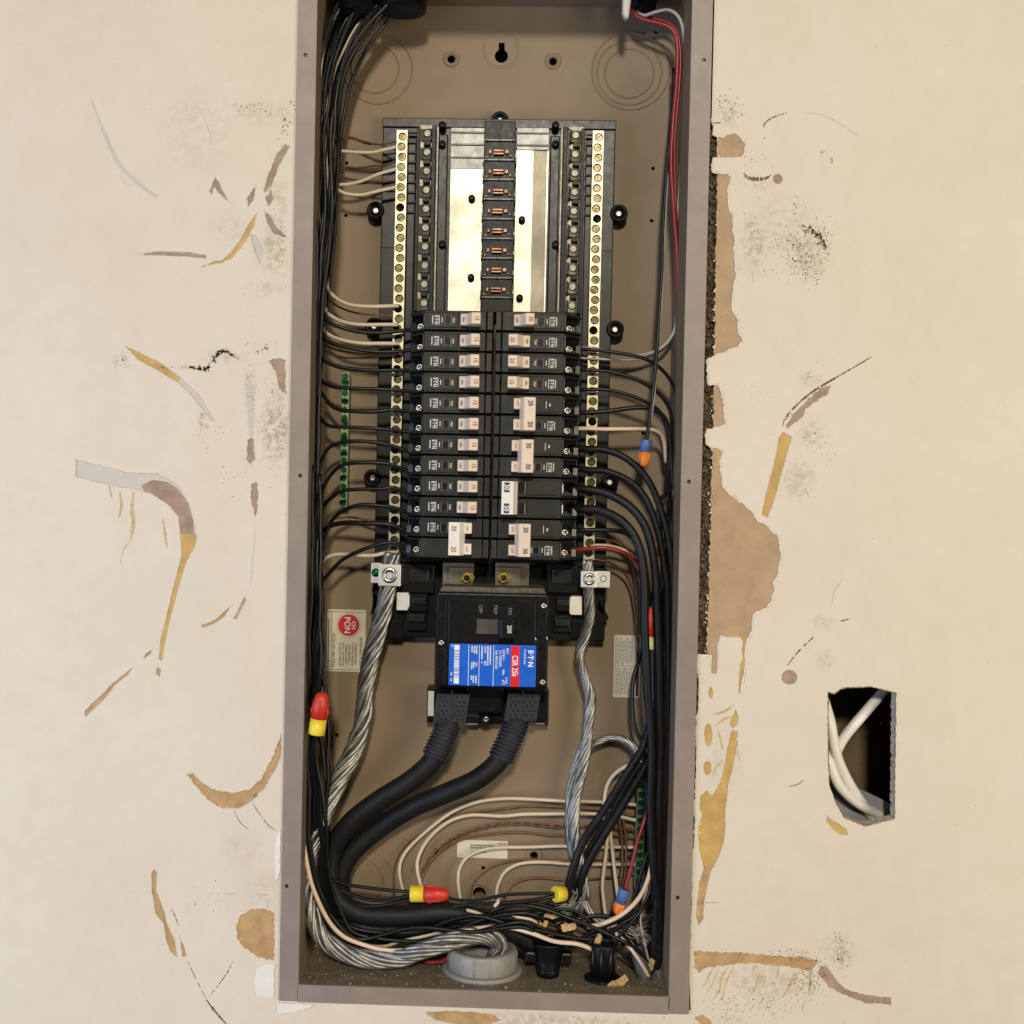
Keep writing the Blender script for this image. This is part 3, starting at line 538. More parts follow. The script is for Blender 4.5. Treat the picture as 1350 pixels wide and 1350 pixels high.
# ------------------------------------------------------------------ interior chassis
BD = 122
o0 = P(655, 450, BK); ch = thing("busbar_interior", "black moulded busbar interior with neutral bars and bright tin plates", "busbar assembly", (o0[0], BK, o0[2]))
def bx(mb, x0, y0, x1, y1, d0, d1, yr=None):       # box by two picture points at its front face
    a, b_ = P(x0, y0 if yr is None else yr, d0), P(x1, y1 if yr is None else yr, d0); za, zb_ = P((x0+x1)/2, y0, d0)[2], P((x0+x1)/2, y1, d0)[2]
    return mb.box(a[0], b_[0], d0, d1, zb_, za)
xl, xr = X(505, 156, BD), X(812, 160, BD)
zt_, zb_ = Z(660, 158, BD), Z(660, 745, BD)
mb = MB(); mb.box(xl, xr, BD, BK-1, zb_, zt_); mb.build("base_plate", M_base, ch, bev=1.5)
mb = MB(); mb.box(xl-.5, xr+.5, BD-3.2, BD+6, Z(660, 170, BD), zt_+.5); mb.build("top_rim", M_base, ch, bev=1.2)
mb = MB()
for yy in (328, 520):
    z = Z(660, yy, BD); mb.box(xl-.3, xr+.3, BD-.5, BD+3, z-1.2, z)
mb.build("mould_seam", M_black, ch)
for x, y in [(495, 277), (816, 281), (493, 430), (811, 434), (491, 630), (804, 636), (659, 158)]:
    c = P(x, y, BD-2); q = MB().lathe((c[0], BK-1, c[2]), (0, -1, 0), [(12.5, 0), (12.5, 20), (11, 22), (8.2, 22), (7.5, 17), (3, 17)], 26)
    xin = xl+4 if x < 600 else (xr-4 if x > 700 else c[0])
    q.box(c[0], xin, BD+6, BK-2, c[2]-10, c[2]+10) if x != 659 else q.box(c[0]-11, c[0]+11, BD+6, BK-2, c[2]-14, c[2])
    t = q.build("mounting_tab", M_black, ch)
    MB().lathe((c[0], BK-17, c[2]), (0, -1, 0), [(4.2, 0), (4.2, 2.0), (2.6, 3.2), (2.4, 2.0)], 14).build("mounting_screw", M_scr if y in (158,) else M_lug, t)
# neutral bars with a slotted screw in every hole
scr_mb = MB(); scr_mb.lathe((0, 0, 0), (0, -1, 0), [(4.6, 0), (4.6, 1.2), (3.9, 2.0)], 14)
sl = MB(); 
def slot_screw(r, m_name):
    mb = MB(); n = 16
    for sgn in (1, -1):                                   # two half heads leave a slot between them
        pts = [(r*math.cos(R_(a)), r*math.sin(R_(a))*sgn) for a in np.linspace(12, 168, 9)]
        mb.plate(pts, -1.6, 0)
    mb.plate(circle(0, 0, r*0.97, 16), -0.5, 0.2); return mb.mesh(m_name)
me_scr = slot_screw(4.7, "terminal_screw"); me_scr.materials.append(M_dscr)
me_gscr = slot_screw(4.4, "green_screw"); me_gscr.materials.append(M_green)
BARD = 88
for side, (xa, ya, xb, yb, miss) in {"l": (528.5, 180, 520.5, 730, (7, 17, 23, 31, 38)), "r": (789.5, 181, 775.5, 738, (8, 19, 28, 33, 39))}.items():
    a, b_ = P(xa, ya, BARD), P(xb, yb, BARD); cx = (a[0]+b_[0])/2; pitch = 13.3*1.05; nn = int((a[2]-b_[2])/pitch)+1
    zs_ = [a[2]-i*pitch for i in range(nn)]
    o = sheet("neutral_bar", [(cx-7.4, zs_[-1]-9), (cx+7.4, zs_[-1]-9), (cx+7.4, a[2]+9), (cx-7.4, a[2]+9)], [circle(cx+(-.7 if i % 2 else .7), z, 5.9, 18) for i, z in enumerate(zs_)], BARD, BARD+12, M_bar, ch)
    MB().box(cx-7.2, cx+7.2, BARD+9, BARD+13, zs_[-1]-8.6, a[2]+8.6).build("bar_back", M_hole_shade, o)
    mb = MB()
    for k in range(0, nn, 3): mb.box(cx-4, cx+4, BARD+12, BD+1, zs_[k]-3, zs_[k]+3)
    mb.build("bar_support", M_black, ch)
    for i, z in enumerate(zs_):
        if i in miss: continue
        s_ = bpy.data.objects.new("terminal_screw", me_scr); link(s_); s_.parent = o
        s_.location = Vector((cx+(-.7 if i % 2 else .7)-o0[0], BARD+2.6+random.uniform(-.6, 1.6)-BK, z-o0[2]))*S; s_.rotation_euler = (0, random.uniform(0, 3.14), 0)
# rails, clips, ribs and plates on each half
def col(mb, xc, w, y0, y1, d0, d1): a = X(xc, 280, d0); mb.box(a-w/2, a+w/2, d0, d1, Z(660, y1, d0), Z(660, y0, d0)); return mb
for side in (-1, 1):
    def sxp(l, r_): return l if side < 0 else r_
    mb = MB(); col(mb, sxp(549.5, 766.5), 5, 168, 412, 96, BD+1); col(mb, sxp(570, 743.5), 6, 166, 412, 92, BD+1); mb.build("rail", M_black, ch, bev=.8)
    mb = MB(); col(mb, sxp(575.2, 738.8), 2.0, 168, 412, 108, BD+1); mb.build("bright_strip", M_clip, ch)
    mb = MB(); col(mb, sxp(582.5, 730), 13, 178, 412, 112, BD+1); mb.build("rib", M_base, ch, bev=1.5)
    mb = MB(); col(mb, sxp(541.5, 776), 11, 185, 735, 113, BD+1); mb.build("rib", M_base, ch, bev=1)
    mb = MB()
    for k in range(9):
        xx = X(sxp(541.5, 776), 280, 110); z = Z(660, 176, 110)-k*13.9; mb.box(xx-6, xx+6, 109, 114, z-1.2, z+1.2)
    mb.build("wire_guide", M_black, ch)
    for y in (165, 190, 322):
        c = P(sxp(583.2, 732.5), y, 108); q = MB().lathe((c[0], BD+1, c[2]), (0, -1, 0), [(5.2, 0), (5.2, 17), (3.6, 18.5), (2.2, 18.5), (2.0, 15)], 16).build("rib_post", M_black, ch)
    # clips of the neutral rail: folded tab with a round boss
    xx = X(sxp(560.5, 757.5), 280, 100)
    for k in range(10):
        z = Z(660, 178, 100)-k*26.2
        if z < Z(660, 412, 100): break
        mb = MB(); tw = sxp(1, -1)
        mb.prism([(xx-8.5, 104), (xx+6.5*1, 100), (xx+8.5, 93), (xx+9.5, 93), (xx+8, 103), (xx-8.5, 107)] if tw > 0 else [(xx+8.5, 104), (xx-6.5, 100), (xx-8.5, 93), (xx-9.5, 93), (xx-8, 103), (xx+8.5, 107)], z-8.5, z+8)
        mb.lathe((xx+1*tw, 104, z+1), (0, -1, 0), [(5.5, 0), (5.5, 4.2), (4.8, 5.2)], 12)
        mb.build("neutral_clip", M_clip, ch, bev=.5)
        mb = MB(); mb.box(xx-4, xx+6, 98, BD, z-15.5, z-9.5); mb.build("clip_notch", M_black, ch, bev=.6)
    mb = MB(); col(mb, sxp(560.5, 757.5), 19, 166, 412, 106, BD+1); mb.build("clip_channel", M_clip, ch)
    # ribbed moulding above, bright tin plate below
    xa, xb = sxp((592, 637), (679, 722))
    yt = sxp(223, 198)
    mb = MB(); bx(mb, xa, 168, xb, yt, 117, BD+1, 280)
    for y in ((173, 189, 206) if side < 0 else (174, 190)): bx(mb, xa+1, y, xb-1, y+2.2, 114.5, 118, 280)
    mb.build("ribbed_plate", M_gloss, ch, bev=.8)
    mb = MB(); a0, a1 = X(xa+.5, 280, 112), X(xb-.5, 280, 112)
    if side < 0: mb.box(a0, a1, 112, 115, Z(660, 414, 112), Z(660, yt, 112)); mb.build("tin_plate", M_tin, ch, bev=.6)
    else:
        xm = X(701.5, 280, 112); zz0, zz1 = Z(660, 414, 112), Z(660, yt, 112)
        mb.prism([(a0, 112), (xm, 112), (xm, 115), (a0, 115)], zz0, zz1); mb.build("tin_plate", M_tin, ch)
        mb = MB(); mb.prism([(xm, 112), (a1-2, 114.5), (a1-2, 117), (xm, 115)], zz0, zz1); mb.build("tin_plate", M_tinB, ch)
        mb = MB(); mb.box(a1-2, a1, 112, 118, zz0, zz1); mb.build("tin_edge", M_tin, ch)
    for x, y in (((622, 262), (621, 366)) if side < 0 else ((688, 290), (685, 393))):
        c = P(x, y, 110); MB().lathe((c[0], 113, c[2]), (0, -1, 0), [(4.8, 0), (4.8, 7), (3.4, 9), (1.5, 9.4)], 16).build("plate_stud", M_black, ch)
# centre spine with copper stabs
sxL, sxR = X(636.5, 280, 84), X(677.5, 280, 84); zs0, zs1 = Z(657, 412, 84), Z(657, 159, 84)
mb = MB(); mb.box(sxL, sxR, 84, BD+1, zs0, zs1); mb.build("centre_spine", M_black, ch, bev=1)
for k in range(9):
    z = Z(657, 185.5, 84)-k*26.95
    mb = MB(); mb.box(sxL+1, sxR-1, 80, 86, z-.8, z+.8)
    for xx in (sxL+4, (sxL+sxR)/2, sxR-3): mb.lathe((xx, 82, z), (0, -1, 0), [(1.6, 0), (1.6, 2.5), (.8, 3)], 8)
    mb.build("spine_ridge", mat("grey_ridge", (0.10, 0.10, 0.095), 0.35), ch) if k == 0 else mb.build("spine_ridge", bpy.data.materials["grey_ridge"], ch)
    if k < 8:
        zc = z-17; xm = (sxL+sxR)/2-1
        mb = MB(); mb.box(xm-7, xm+7, 78, 85, zc+.7, zc+3.6); mb.box(xm-7, xm+7, 78, 85, zc-3.2, zc-.6)
        for s_ in (-1, 1):
            mb.box(xm+s_*9.5-1, xm+s_*13.5, 80, 85, zc-1.5, zc+3.6); mb.box(xm+s_*15, xm+s_*17.5, 81, 85, zc-6+s_, zc-3.5+s_)
        mb.build("copper_stab", M_copper, ch, bev=.5)
        mb = MB(); mb.box(sxL-2.2, sxL+.5, 95, 100, zc-4, zc+2); mb.box(sxR-.5, sxR+2.2, 95, 100, zc-3, zc+3); mb.build("side_tooth", M_clip, ch, bev=.6)
# lower moulding behind the main breaker
mb = MB(); a, b_ = P(492, 742, 112), P(797, 846, 112); mb.box(a[0], b_[0], 112, BK-1, b_[2], a[2]); mb.build("lower_base", M_black, ch, bev=1.5)
mb = MB()
for a in [(530, 744, 572, 782, 100), (541, 783, 564, 806, 96), (536, 806, 562, 832, 104), (722, 744, 762, 782, 100), (733, 786, 752, 806, 96), (730, 812, 752, 834, 104), (753, 818, 770, 842, 108), (505, 818, 530, 842, 108)]: mb = MB(); bx(mb, *a[:4], a[4], 114); mb.build("moulded_block", M_black, ch, bev=1.2)
mb = MB()
for a in [(543, 788, 562, 797, 92), (539, 811, 560, 820, 98), (734, 791, 751, 799, 92), (731, 817, 750, 826, 98), (540, 750, 565, 768, 97), (728, 750, 755, 770, 97)]: mb = MB(); bx(mb, *a[:4], a[4], a[4]+8); mb.build("moulded_step", M_base, ch, bev=1.2)
for s_, pts in ((1, [(490, 775), (500, 790), (497, 800), (488, 812), (491, 800), (494, 792)]), (1, [(790, 788), (794, 800), (802, 812), (801, 817), (797, 815), (786, 800)])):
    MB().plate([tuple(P(x, y, 118)[[0, 2]]) for x, y in pts], 112, 122).build("latch_hook", M_black, ch, bev=.8)
for x0, y0, x1, y1 in ((523, 781, 540, 805), (751, 786, 767, 811)):
    mb = MB(); a, b_ = P(x0, y0, 94), P(x1, y1, 94); m_ = (a[0]+b_[0])/2
    mb.plate([(a[0], a[2]), (b_[0]-2, a[2]), (b_[0], (a[2]+b_[2])/2+6), (b_[0], (a[2]+b_[2])/2-6), (b_[0]-3, b_[2]), (a[0], b_[2])] if x0 < 600 else [(a[0], a[2]-2), (a[0]+3, a[2]), (b_[0], a[2]), (b_[0], b_[2]), (a[0]+2, b_[2]), (a[0], b_[2]+3)], 94, 113)
    mb.build("white_spacer", M_ivw, ch, bev=1.2)
# cable lugs at the foot of each neutral bar
for (x0, y0, x1, y1, px0, py0, px1, py1, sx_, sy_, ex, ey, gm) in [(499, 744, 528, 773, 489, 742, 503, 769, 513.5, 758.5, 495.5, 755, "g"), (766, 753, 786, 775, 785, 753, 804, 775, 777, 763.5, 795.5, 763, "h")]:
    mb = MB(); bx(mb, x0, y0, x1, y1, 70, 100); lug = mb.build("cable_lug", M_lug, ch, bev=1)
    mb = MB(); bx(mb, px0, py0, px1, py1, 80, 92); mb.build("lug_plate", M_lug, lug, bev=.8)
    c = P(sx_, sy_, 70); rr = 11 if gm == "g" else 8.5
    MB().lathe((c[0], 71, c[2]), (0, -1, 0), [(rr, 0), (rr, 1.6), (rr-1.5, 2.6), (rr*.45, 2.6), (rr*.4, -1), (.1, -1.2)], 26).build("lug_screw", M_scr, lug)
    c = P(ex, ey, 80)
    if gm == "g": MB().lathe((c[0], 81, c[2]), (0, -1, 0), [(6, 0), (6, 1.4), (4.5, 3.2), (1, 3.6)], 20).build("green_screw", M_green, lug)
    else: MB().lathe((c[0], 80.5, c[2]), (0, -1, 0), [(4.6, 0), (4.6, .8), (3.8, .9), (3.6, .1)], 20).build("lug_hole_shade", M_hole_shade, lug)  # the lug hole is a near-black disc, its shade put into the colour

# ground bars with green screws
def ground_bar(label, x0, y0, x1, y1, d, ys, w, tilt=0):
    a, b_ = P(x0, y0, d), P(x1, y1, d); cx = (a[0]+b_[0])/2
    t = thing("ground_bar", label, "ground bar", (cx, d+10, (a[2]+b_[2])/2), "ground bars on the back panel")
    oo = origin(t)
    MB().box(cx-w/2, cx+w/2, d, d+12, b_[2], a[2]).build("bar", M_greenbar, t, bev=.7)
    MB().box(cx-3, cx+3, d+12, BK, b_[2]+8, a[2]-8).build("foot", M_greenbar, t)
    for y in ys:
        z = P((x0+x1)/2, y, d)[2]; s_ = bpy.data.objects.new("terminal_screw", me_gscr); link(s_); s_.parent = t
        s_.location = Vector((cx-oo[0], d-.5-oo[1], z-oo[2]))*S; s_.rotation_euler = (0, random.uniform(0, 3), 0)
    return t
t = ground_bar("short ground bar of green screws on the left of the back panel", 457, 490, 451, 669, 116, [496, 506, 518, 529, 540, 551, 562, 574, 585, 596, 607, 619, 630, 641, 652, 663], 11)
t = ground_bar("short ground bar of green screws half hidden by the lower right cables", 846, 1018, 842, 1172, 112, [1024+11.4*k for k in range(13)], 13)

# ------------------------------------------------------------------ breakers
BF = 30; YM = 573
def xb_(px): return X(px, YM, BF)
Lx = [xb_(v) for v in (535, 557, 638, 639, 647)]; Rx = [xb_(v) for v in (765, 741, 659, 658, 650.5)]
zL0 = Z(600, 408.5, BF); zL1 = Z(597, 736.5, BF); pL = (zL0-zL1)/12
zR0 = Z(705, 410, BF); zR1 = Z(702, 739, BF); pR = (zR0-zR1)/12
H = pL*0.93/2
def body_parts(t, xs, zc, lettering=True, screw=True):
    x0, x1, x2, x3, x4 = xs; sg = 1 if x0 < x4 else -1; lo = zc-H; hi = zc+H
    mb = MB(); mb.box(x1, x2, BF, 108, lo, hi); mb.box(x1+sg*4, x1+sg*46, BF-.9, BF+2, lo+2.6, hi-2.6); mb.build("housing", M_breaker, t, bev=1.1)
    mb = MB(); mb.box(x3, x4, BF+.6, 108, lo+.4, hi-.4); mb.build("inner_end", M_breaker, t, bev=1.0)
    mb = MB()
    for s_ in (-1, 1):
        z_ = zc+s_*(H-1.6); mb.prism([(x1, BF+4), (x1-sg*3, BF+10), (x0+sg*2, BF+34), (x0, BF+44), (x0, 108), (x1, 108)], z_-1.6, z_+1.6)
    mb.box(x1-sg*2.2, x1, BF+3, 108, lo+3.2, hi-3.2)
    mb.box(x0+sg*1, x1-sg*2, 84, 106, lo+3.2, hi-3.2)
    mb.prism([(x0, BF+42), (x0+sg*7, BF+40), (x0+sg*8, 86), (x0, 90)], lo+3.2, zc+1)
    tb = mb.build("terminal_block", M_term, t, bev=.6)
    if screw:
        c = (x1-sg*8, BF+42, zc-4.5)
        q = MB().lathe(c, (0, -1, 0), [(5.2, 0), (5.2, 2), (4.2, 3.4), (2.4, 3.6), (2.2, 2.2), (.1, 2)], 16); q.box(c[0]-4, c[0]+4, BF+42.5, 86, c[2]-4, c[2]+4); q.build("screw", M_scr, tb)
def letters(t, xs, zc, skip=False):
    x0, x1, x2, x3, x4 = xs; sg = 1 if x0 < x4 else -1; mb = MB(); d = BF-1.05
    text(mb, "E·T·N", x1+sg*15.5, zc, d, 7.2, DOWN, .72, .22)
    for off, hw, wd, nseg in ((10.5, 5.5, 1.4, 6), (19.5, 6.3, .8, 1), (23.2, 3.3, 1.3, 3)):
        z = zc-hw; st_ = 2*hw/nseg
        for k in range(nseg): mb.box(x1+sg*off-wd/2, x1+sg*off+wd/2, d, d+.1, z+k*st_+.22*(nseg > 1), z+(k+1)*st_)
    text(mb, "TRIP", x1+sg*38.5, zc, d, 4.2, DOWN, .9, .06)
    mb.build("lettering", M_print, t)
    mb = MB()
    mb.box(x1+sg*28, x1+sg*34.5, d-.2, d+.3, zc-4.2, zc+4.2); mb.build("test_button", M_black, t, bev=.3)
    mb = MB()
    for off in (27, 35.6): mb.box(x1+sg*off-.25, x1+sg*off+.25, d, d+.1, zc-6, zc+6)
    mb.build("print_frame", M_gprint, t)
def handle(t, xA, xB, flip, zc, rating, hh=7.6, m=M_ivory):   # xA low end, xB high end in x
    sg = 1 if xB > xA else -1; L = abs(xB-xA)
    prof = [(xA, BF+1), (xA, 20), (xA+sg*L*.30, 17.5), (xA+sg*L*.56, 4.5), (xA+sg*L*.62, 3.4), (xB, 4.6), (xB, BF+1)]
    mb = MB(); mb.prism(prof, zc-hh, zc+hh); h = mb.build("handle", m, t, bev=.9)
    mb = MB(); text(mb, rating, (xA+sg*L*.62+xB)/2+sg*.3, zc, 3.2, 8.2, DOWN, .85, .1)
    for v in mb.v: pass
    mb.build("rating_mark", M_rprint, h)
    mb = MB(); c = xA+sg*L*.14
    text(mb, "ON" if flip else "OFF", c, zc, 18.0, 4.4, DOWN, .9, .05); mb.build("rating_mark", M_nprint, h)
def breaker_thing(label, xs, zc, grp):
    return thing("circuit_breaker", label, "circuit breaker", ((xs[1]+xs[4])/2, 108, zc), grp)
gl, gr = "breakers of the left column", "breakers of the right column"
hx0, hx1 = xb_(604.5), xb_(631)
proto = None
def copy_tree(o, parent=None):
    c = o.copy(); link(c)
    if parent is not None: c.parent = parent
    for chd in list(o.children): copy_tree(chd, c)
    return c
for i in range(10):
    zc = zL0-pL*(i+.5)
    lab = f"{ordw(i)} single black breaker"+(" from the top" if i else "")+" of the left column, ivory handle"
    if proto is None:
        proto = breaker_thing(lab, Lx, zc, gl); body_parts(proto, Lx, zc); letters(proto, Lx, zc); handle(proto, hx0, hx1, True, zc, "15")
    else:
        t = copy_tree(proto); t.location.z = zc*S; t.location.x += random.uniform(-.7, .7)*S; t.location.y += random.uniform(-1.8, 1.8)*S; t.rotation_euler = (0, R_(random.uniform(-.35, .35)), R_(random.uniform(-.5, .5))); t["label"] = lab
zc = zL0-pL*11; t = thing("double_breaker", "double breaker at the bottom of the left column with wide tied white handle", "circuit breaker", ((Lx[1]+Lx[4])/2, 108, zc), gl)
def tie(t, xT0, xT1, xS0, xS1, zc, p, tabs, marks, m=M_ivory, hi=0.0, mm=M_nprint):      # tied handle: tall bar + two small tabs
    z0, z1 = zc-p*.5-8, zc+p*.5+8; sg = 1 if xT1 > xS1 else -1
    mb = MB(); mb.prism([(xS0, BF+1), (xS0, 13), (xS1, hi), (xT0, hi-.6), (xT1, hi+.4), (xT1, BF+1)], z0, z1); h = mb.build("tie_handle", m, t, bev=.8)
    for s_ in (-.5, .5):
        if tabs: mb = MB(); mb.box(tabs[0], tabs[1], 12, BF+1, zc+s_*p-7.2, zc+s_*p+7.2); mb.build("handle", m, t, bev=1); mb = MB(); text(mb, "OFF", (tabs[0]+tabs[1])/2, zc+s_*p, 11.8, 4.4, DOWN, .9, .05); mb.build("rating_mark", M_rprint, h)
        c = (xT0+xT1)/2
        if mm is M_labw:
            q = MB(); q.box(c-3.4, c+3.4, hi-1.0, hi-.4, zc+s_*p*1-6.5, zc+s_*p*1+6.5); q.build("rating_plate", M_nprint, h)
        mb = MB(); text(mb, marks, c, zc+s_*p, hi-1.1, 9, DOWN, .85, .12); mb.build("rating_mark", mm, h)
for s_ in (.5, -.5): body_parts(t, Lx, zc+s_*pL)
letters(t, Lx, zc+.5*pL)
tie(t, xb_(595.5), xb_(609), xb_(616), xb_(610), zc, pL, (xb_(613), xb_(625)), "20", M_ivw, 0, M_rprint)
# right column
hot = []
for i, (kind) in enumerate(["off", "on", "on", "on"]):
    zc = zR0-pR*(i+.5); lab = ["topmost breaker of the right column, its handle switched off to the outside", "second breaker from the top of the right column, handle thrown inwards", "third breaker from the top of the right column, handle thrown inwards", "fourth breaker from the top of the right column, just above the first double"][i]
    t = breaker_thing(lab, Rx, zc, gr); body_parts(t, Rx, zc); letters(t, Rx, zc)
    if kind == "off": handle(t, xb_(674.5), xb_(701), False, zc, "20")
    else: handle(t, xb_(696), xb_(668), True, zc, "20" if i != 3 else "15")
for j, (i0, lab) in enumerate([(4, "upper of two ivory-tied double breakers in the middle of the right column"), (6, "lower of two ivory-tied double breakers, directly above the white-handled one"), (8, "double breaker with plain white tie handle and two dark rating plates"), (10, "double breaker at the foot of the right column, red wire entering it")]):
    zc = zR0-pR*(i0+1); t = thing("double_breaker", lab, "circuit breaker", ((Rx[1]+Rx[4])/2, 108, zc), gr)
    for s_ in (.5, -.5): body_parts(t, Rx, zc+s_*pR, screw=(i0 != 8))
    if i0 != 8:
        letters(t, Rx, zc-.5*pR)
        mb = MB(); c = Rx[1]-22; mb.box(c-.5, c+.5, BF-1.05, BF-.95, zc+.5*pR-5, zc+.5*pR+5); mb.box(c+4, c+6, BF-1.05, BF-.95, zc+.5*pR-2, zc+.5*pR+2); mb.build("lettering", M_print, t)
        o_ = [1.5, 0, 0, -1.5][j]
        tie(t, xb_(690+o_), xb_(703.5+o_), xb_(683+o_), xb_(688+o_), zc, pR, (xb_(675+o_), xb_(685+o_)), ["20", "30", "", "30"][j])
    else:
        tie(t, xb_(663), xb_(677), xb_(684), xb_(678.5), zc, pR, None, "50", M_ivw, 2, M_labw)
        for s_ in (.5, -.5):
            mb = MB(); mb.box(xb_(685.5), xb_(693.5), BF-1.2, BF+1, zc+s_*pR-7, zc+s_*pR+7); mb.build("handle_slot", M_hole_shade, t)
            mb = MB(); mb.box(xb_(693.5), xb_(694.6), BF-1.6, BF+1, zc+s_*pR-7.5, zc+s_*pR+7.5); mb.build("slot_edge", M_gprint, t)
            mb = MB(); mb.box(Rx[1]+1, Rx[1]+4, BF+18, BF+40, zc+s_*pR-6, zc+s_*pR+6); mb.build("screw", M_lug, t, bev=.5)

# ------------------------------------------------------------------ main breaker
MF = 30
c0 = P(647, 850, BK); mbk = thing("main_breaker", "large black main breaker with blue and red label under the rows", "main breaker", (c0[0], BK, c0[2]))
def mx_(px, py=850, d=MF): return X(px, py, d)
def mz_(py, px=648, d=MF): return Z(px, py, d)
xa, xb2 = mx_(573.5), mx_(722.5)
mb = MB(); mb.box(xa, xb2, MF, 124, mz_(907), mz_(782)); mb.build("housing", M_black, mbk, bev=3, seg=3)
mb = MB(); mb.plate([(xa+3, mz_(783)), (xb2-3, mz_(783)), (xb2-8, mz_(775)), (xa+8, mz_(775))], 42, 122); mb.build("top_step", mat("dusty_black_plastic", (0.10, 0.085, 0.06), 0.7, var=0.4, vscale=120), mbk, bev=1.2)
mb = MB(); mb.box(mx_(590), mx_(706), MF-3, MF+2, mz_(849), mz_(789)); mb.build("raised_panel", M_black, mbk, bev=1.4)
for a in ((575, 588, 2, 846, 786), (708, 721, 2, 854, 786), (575, 588, 1.2, 904, 856), (709, 721, 1.2, 904, 858)):
    MB().box(mx_(a[0]), mx_(a[1]), MF-a[2], MF+2, mz_(a[3]), mz_(a[4])).build("raised_panel", M_black, mbk, bev=1)
mb = MB(); mb.box(mx_(628), mx_(656), MF-3.5, MF+2, mz_(835.5), mz_(816)); mb.build("lever_slot", mat("slot_grey", (0.055, 0.048, 0.036), 0.6, var=0.2, vscale=150), mbk)
mb = MB(); mb.prism([(mx_(656), MF+1), (mx_(657.5), 4), (mx_(662), 1), (mx_(677), 2), (mx_(679), MF+1)], mz_(838), mz_(813)); lev = mb.build("lever", M_black, mbk, bev=1.2)
mb = MB(); text(mb, "200", mx_(671), mz_(826), .6, 8.5, DOWN, .85, .15); mb.build("rating_mark", M_print, lev)
mb = MB()
for s_, x, y in (("OFF", 632.5, 803), ("TRIP", 652, 803), ("ON", 671.5, 805)): text(mb, s_, mx_(x), mz_(y), MF-3.15, 7, DOWN, .9, .02)
mb.build("lettering", M_gprint, mbk)
for x, y in ((717, 798.5), (582, 847), (715.5, 899)):
    c = P(x, y, MF); MB().lathe((c[0], MF-1, c[2]), (0, -1, 0), [(4.4, 0), (4.4, 2), (3.2, 3.2), (1.5, 3.2), (1.2, 2.2)], 14).build("cover_screw", M_scr, mbk)
for x, y in ((579, 812), (579, 880), (598, 801), (718, 825)):
    c = P(x, y, MF); MB().lathe((c[0], MF-1.5, c[2]), (0, -1, 0), [(4, 0), (4, 1), (3, 1.4), (2.4, .8)], 14).build("rivet", M_black, mbk)
for x, y in ((706, 842), (721, 841)):
    c = P(x, y, MF); MB().plate([(c[0]-1.2, c[2]+1.8), (c[0]+.3, c[2]+1.4), (c[0]+1.5, c[2]-1.8), (c[0], c[2]-1.2)], MF-3.4, MF-2.1).build("chip", M_print, mbk)
# label
lx0, lx1, lz0, lz1 = mx_(592.5), mx_(707), mz_(904.5), mz_(849.5); LD = MF-.9
def lu(u): return lx0+(lx1-lx0)*u
def lv(v): return lz1+(lz0-lz1)*v
lp = MB().box(lx0, lx1, LD, MF, lz0, lz1).build("label_plate", M_blue, mbk, bev=1.2)
MB().box(lu(.714), lu(.81), LD-.12, LD+.1, lv(1), lv(.03)).build("red_stripe", M_labred, lp)
mb = MB(); d = LD-.25
text(mb, "E", lu(.937), lv(.155), d, 9.5, DOWN, .95, .35); text(mb, "·T·", lu(.937), lv(.29), d, 9.5, DOWN, .9, .35); text(mb, "N", lu(.937), lv(.455), d, 9.5, DOWN, .95, .35)
text(mb, "Circuit Breaker", lu(.873), lv(.28), d, 4.4, DOWN, .75, .03)
text(mb, "CSR 25k", lu(.757), lv(.50), d, 11, DOWN, .74, .14)
for t_, u, v in (("200 A", .672, .15), ("2 Pole", .665, .86), ("120/240 V~", .627, .24), ("60Hz", .628, .66), ("40°C", .628, .90), ("Cat. CSR2200N", .59, .33), ("Style 7800C01G02", .545, .36)): text(mb, t_, lu(u), lv(v), d, 4.7, DOWN, .72, .06)
for u in (.225, .347, .512): mb.box(lu(u)-.35, lu(u)+.35, d, d+.1, lv(1), lv(.02))
random.seed(11)
for u, v0, v1 in ((.475, .04, .48), (.445, .04, .52), (.415, .05, .20), (.415, .40, .50), (.378, .05, .36), (.378, .42, .46), (.315, .04, .24), (.29, .05, .22), (.262, .05, .2), (.315, .44, .54), (.285, .42, .58), (.262, .44, .6), (.315, .76, .94), (.285, .76, .92), (.262, .76, .86), (.035, .03, .08), (.03, .7, .76), (.03, .84, .9)):
    v = v0
    while v < v1: L = random.uniform(.015, .035); mb.box(lu(u)-1.0, lu(u)+1.0, d, d+.1, lv(min(v+L, v1)), lv(v)); v += L+.013
mb.box(lu(.058), lu(.118), d, d+.1, lv(.155), lv(.03)); mb.box(lu(.058), lu(.118), d, d+.1, lv(.96), lv(.82))
v = .17
while v < .81: L = random.choice((.006, .012, .02)); mb.box(lu(.058), lu(.118), d, d+.1, lv(v+L), lv(v)); v += L+random.choice((.006, .010, .016))
mb.build("lettering", M_labw, lp)
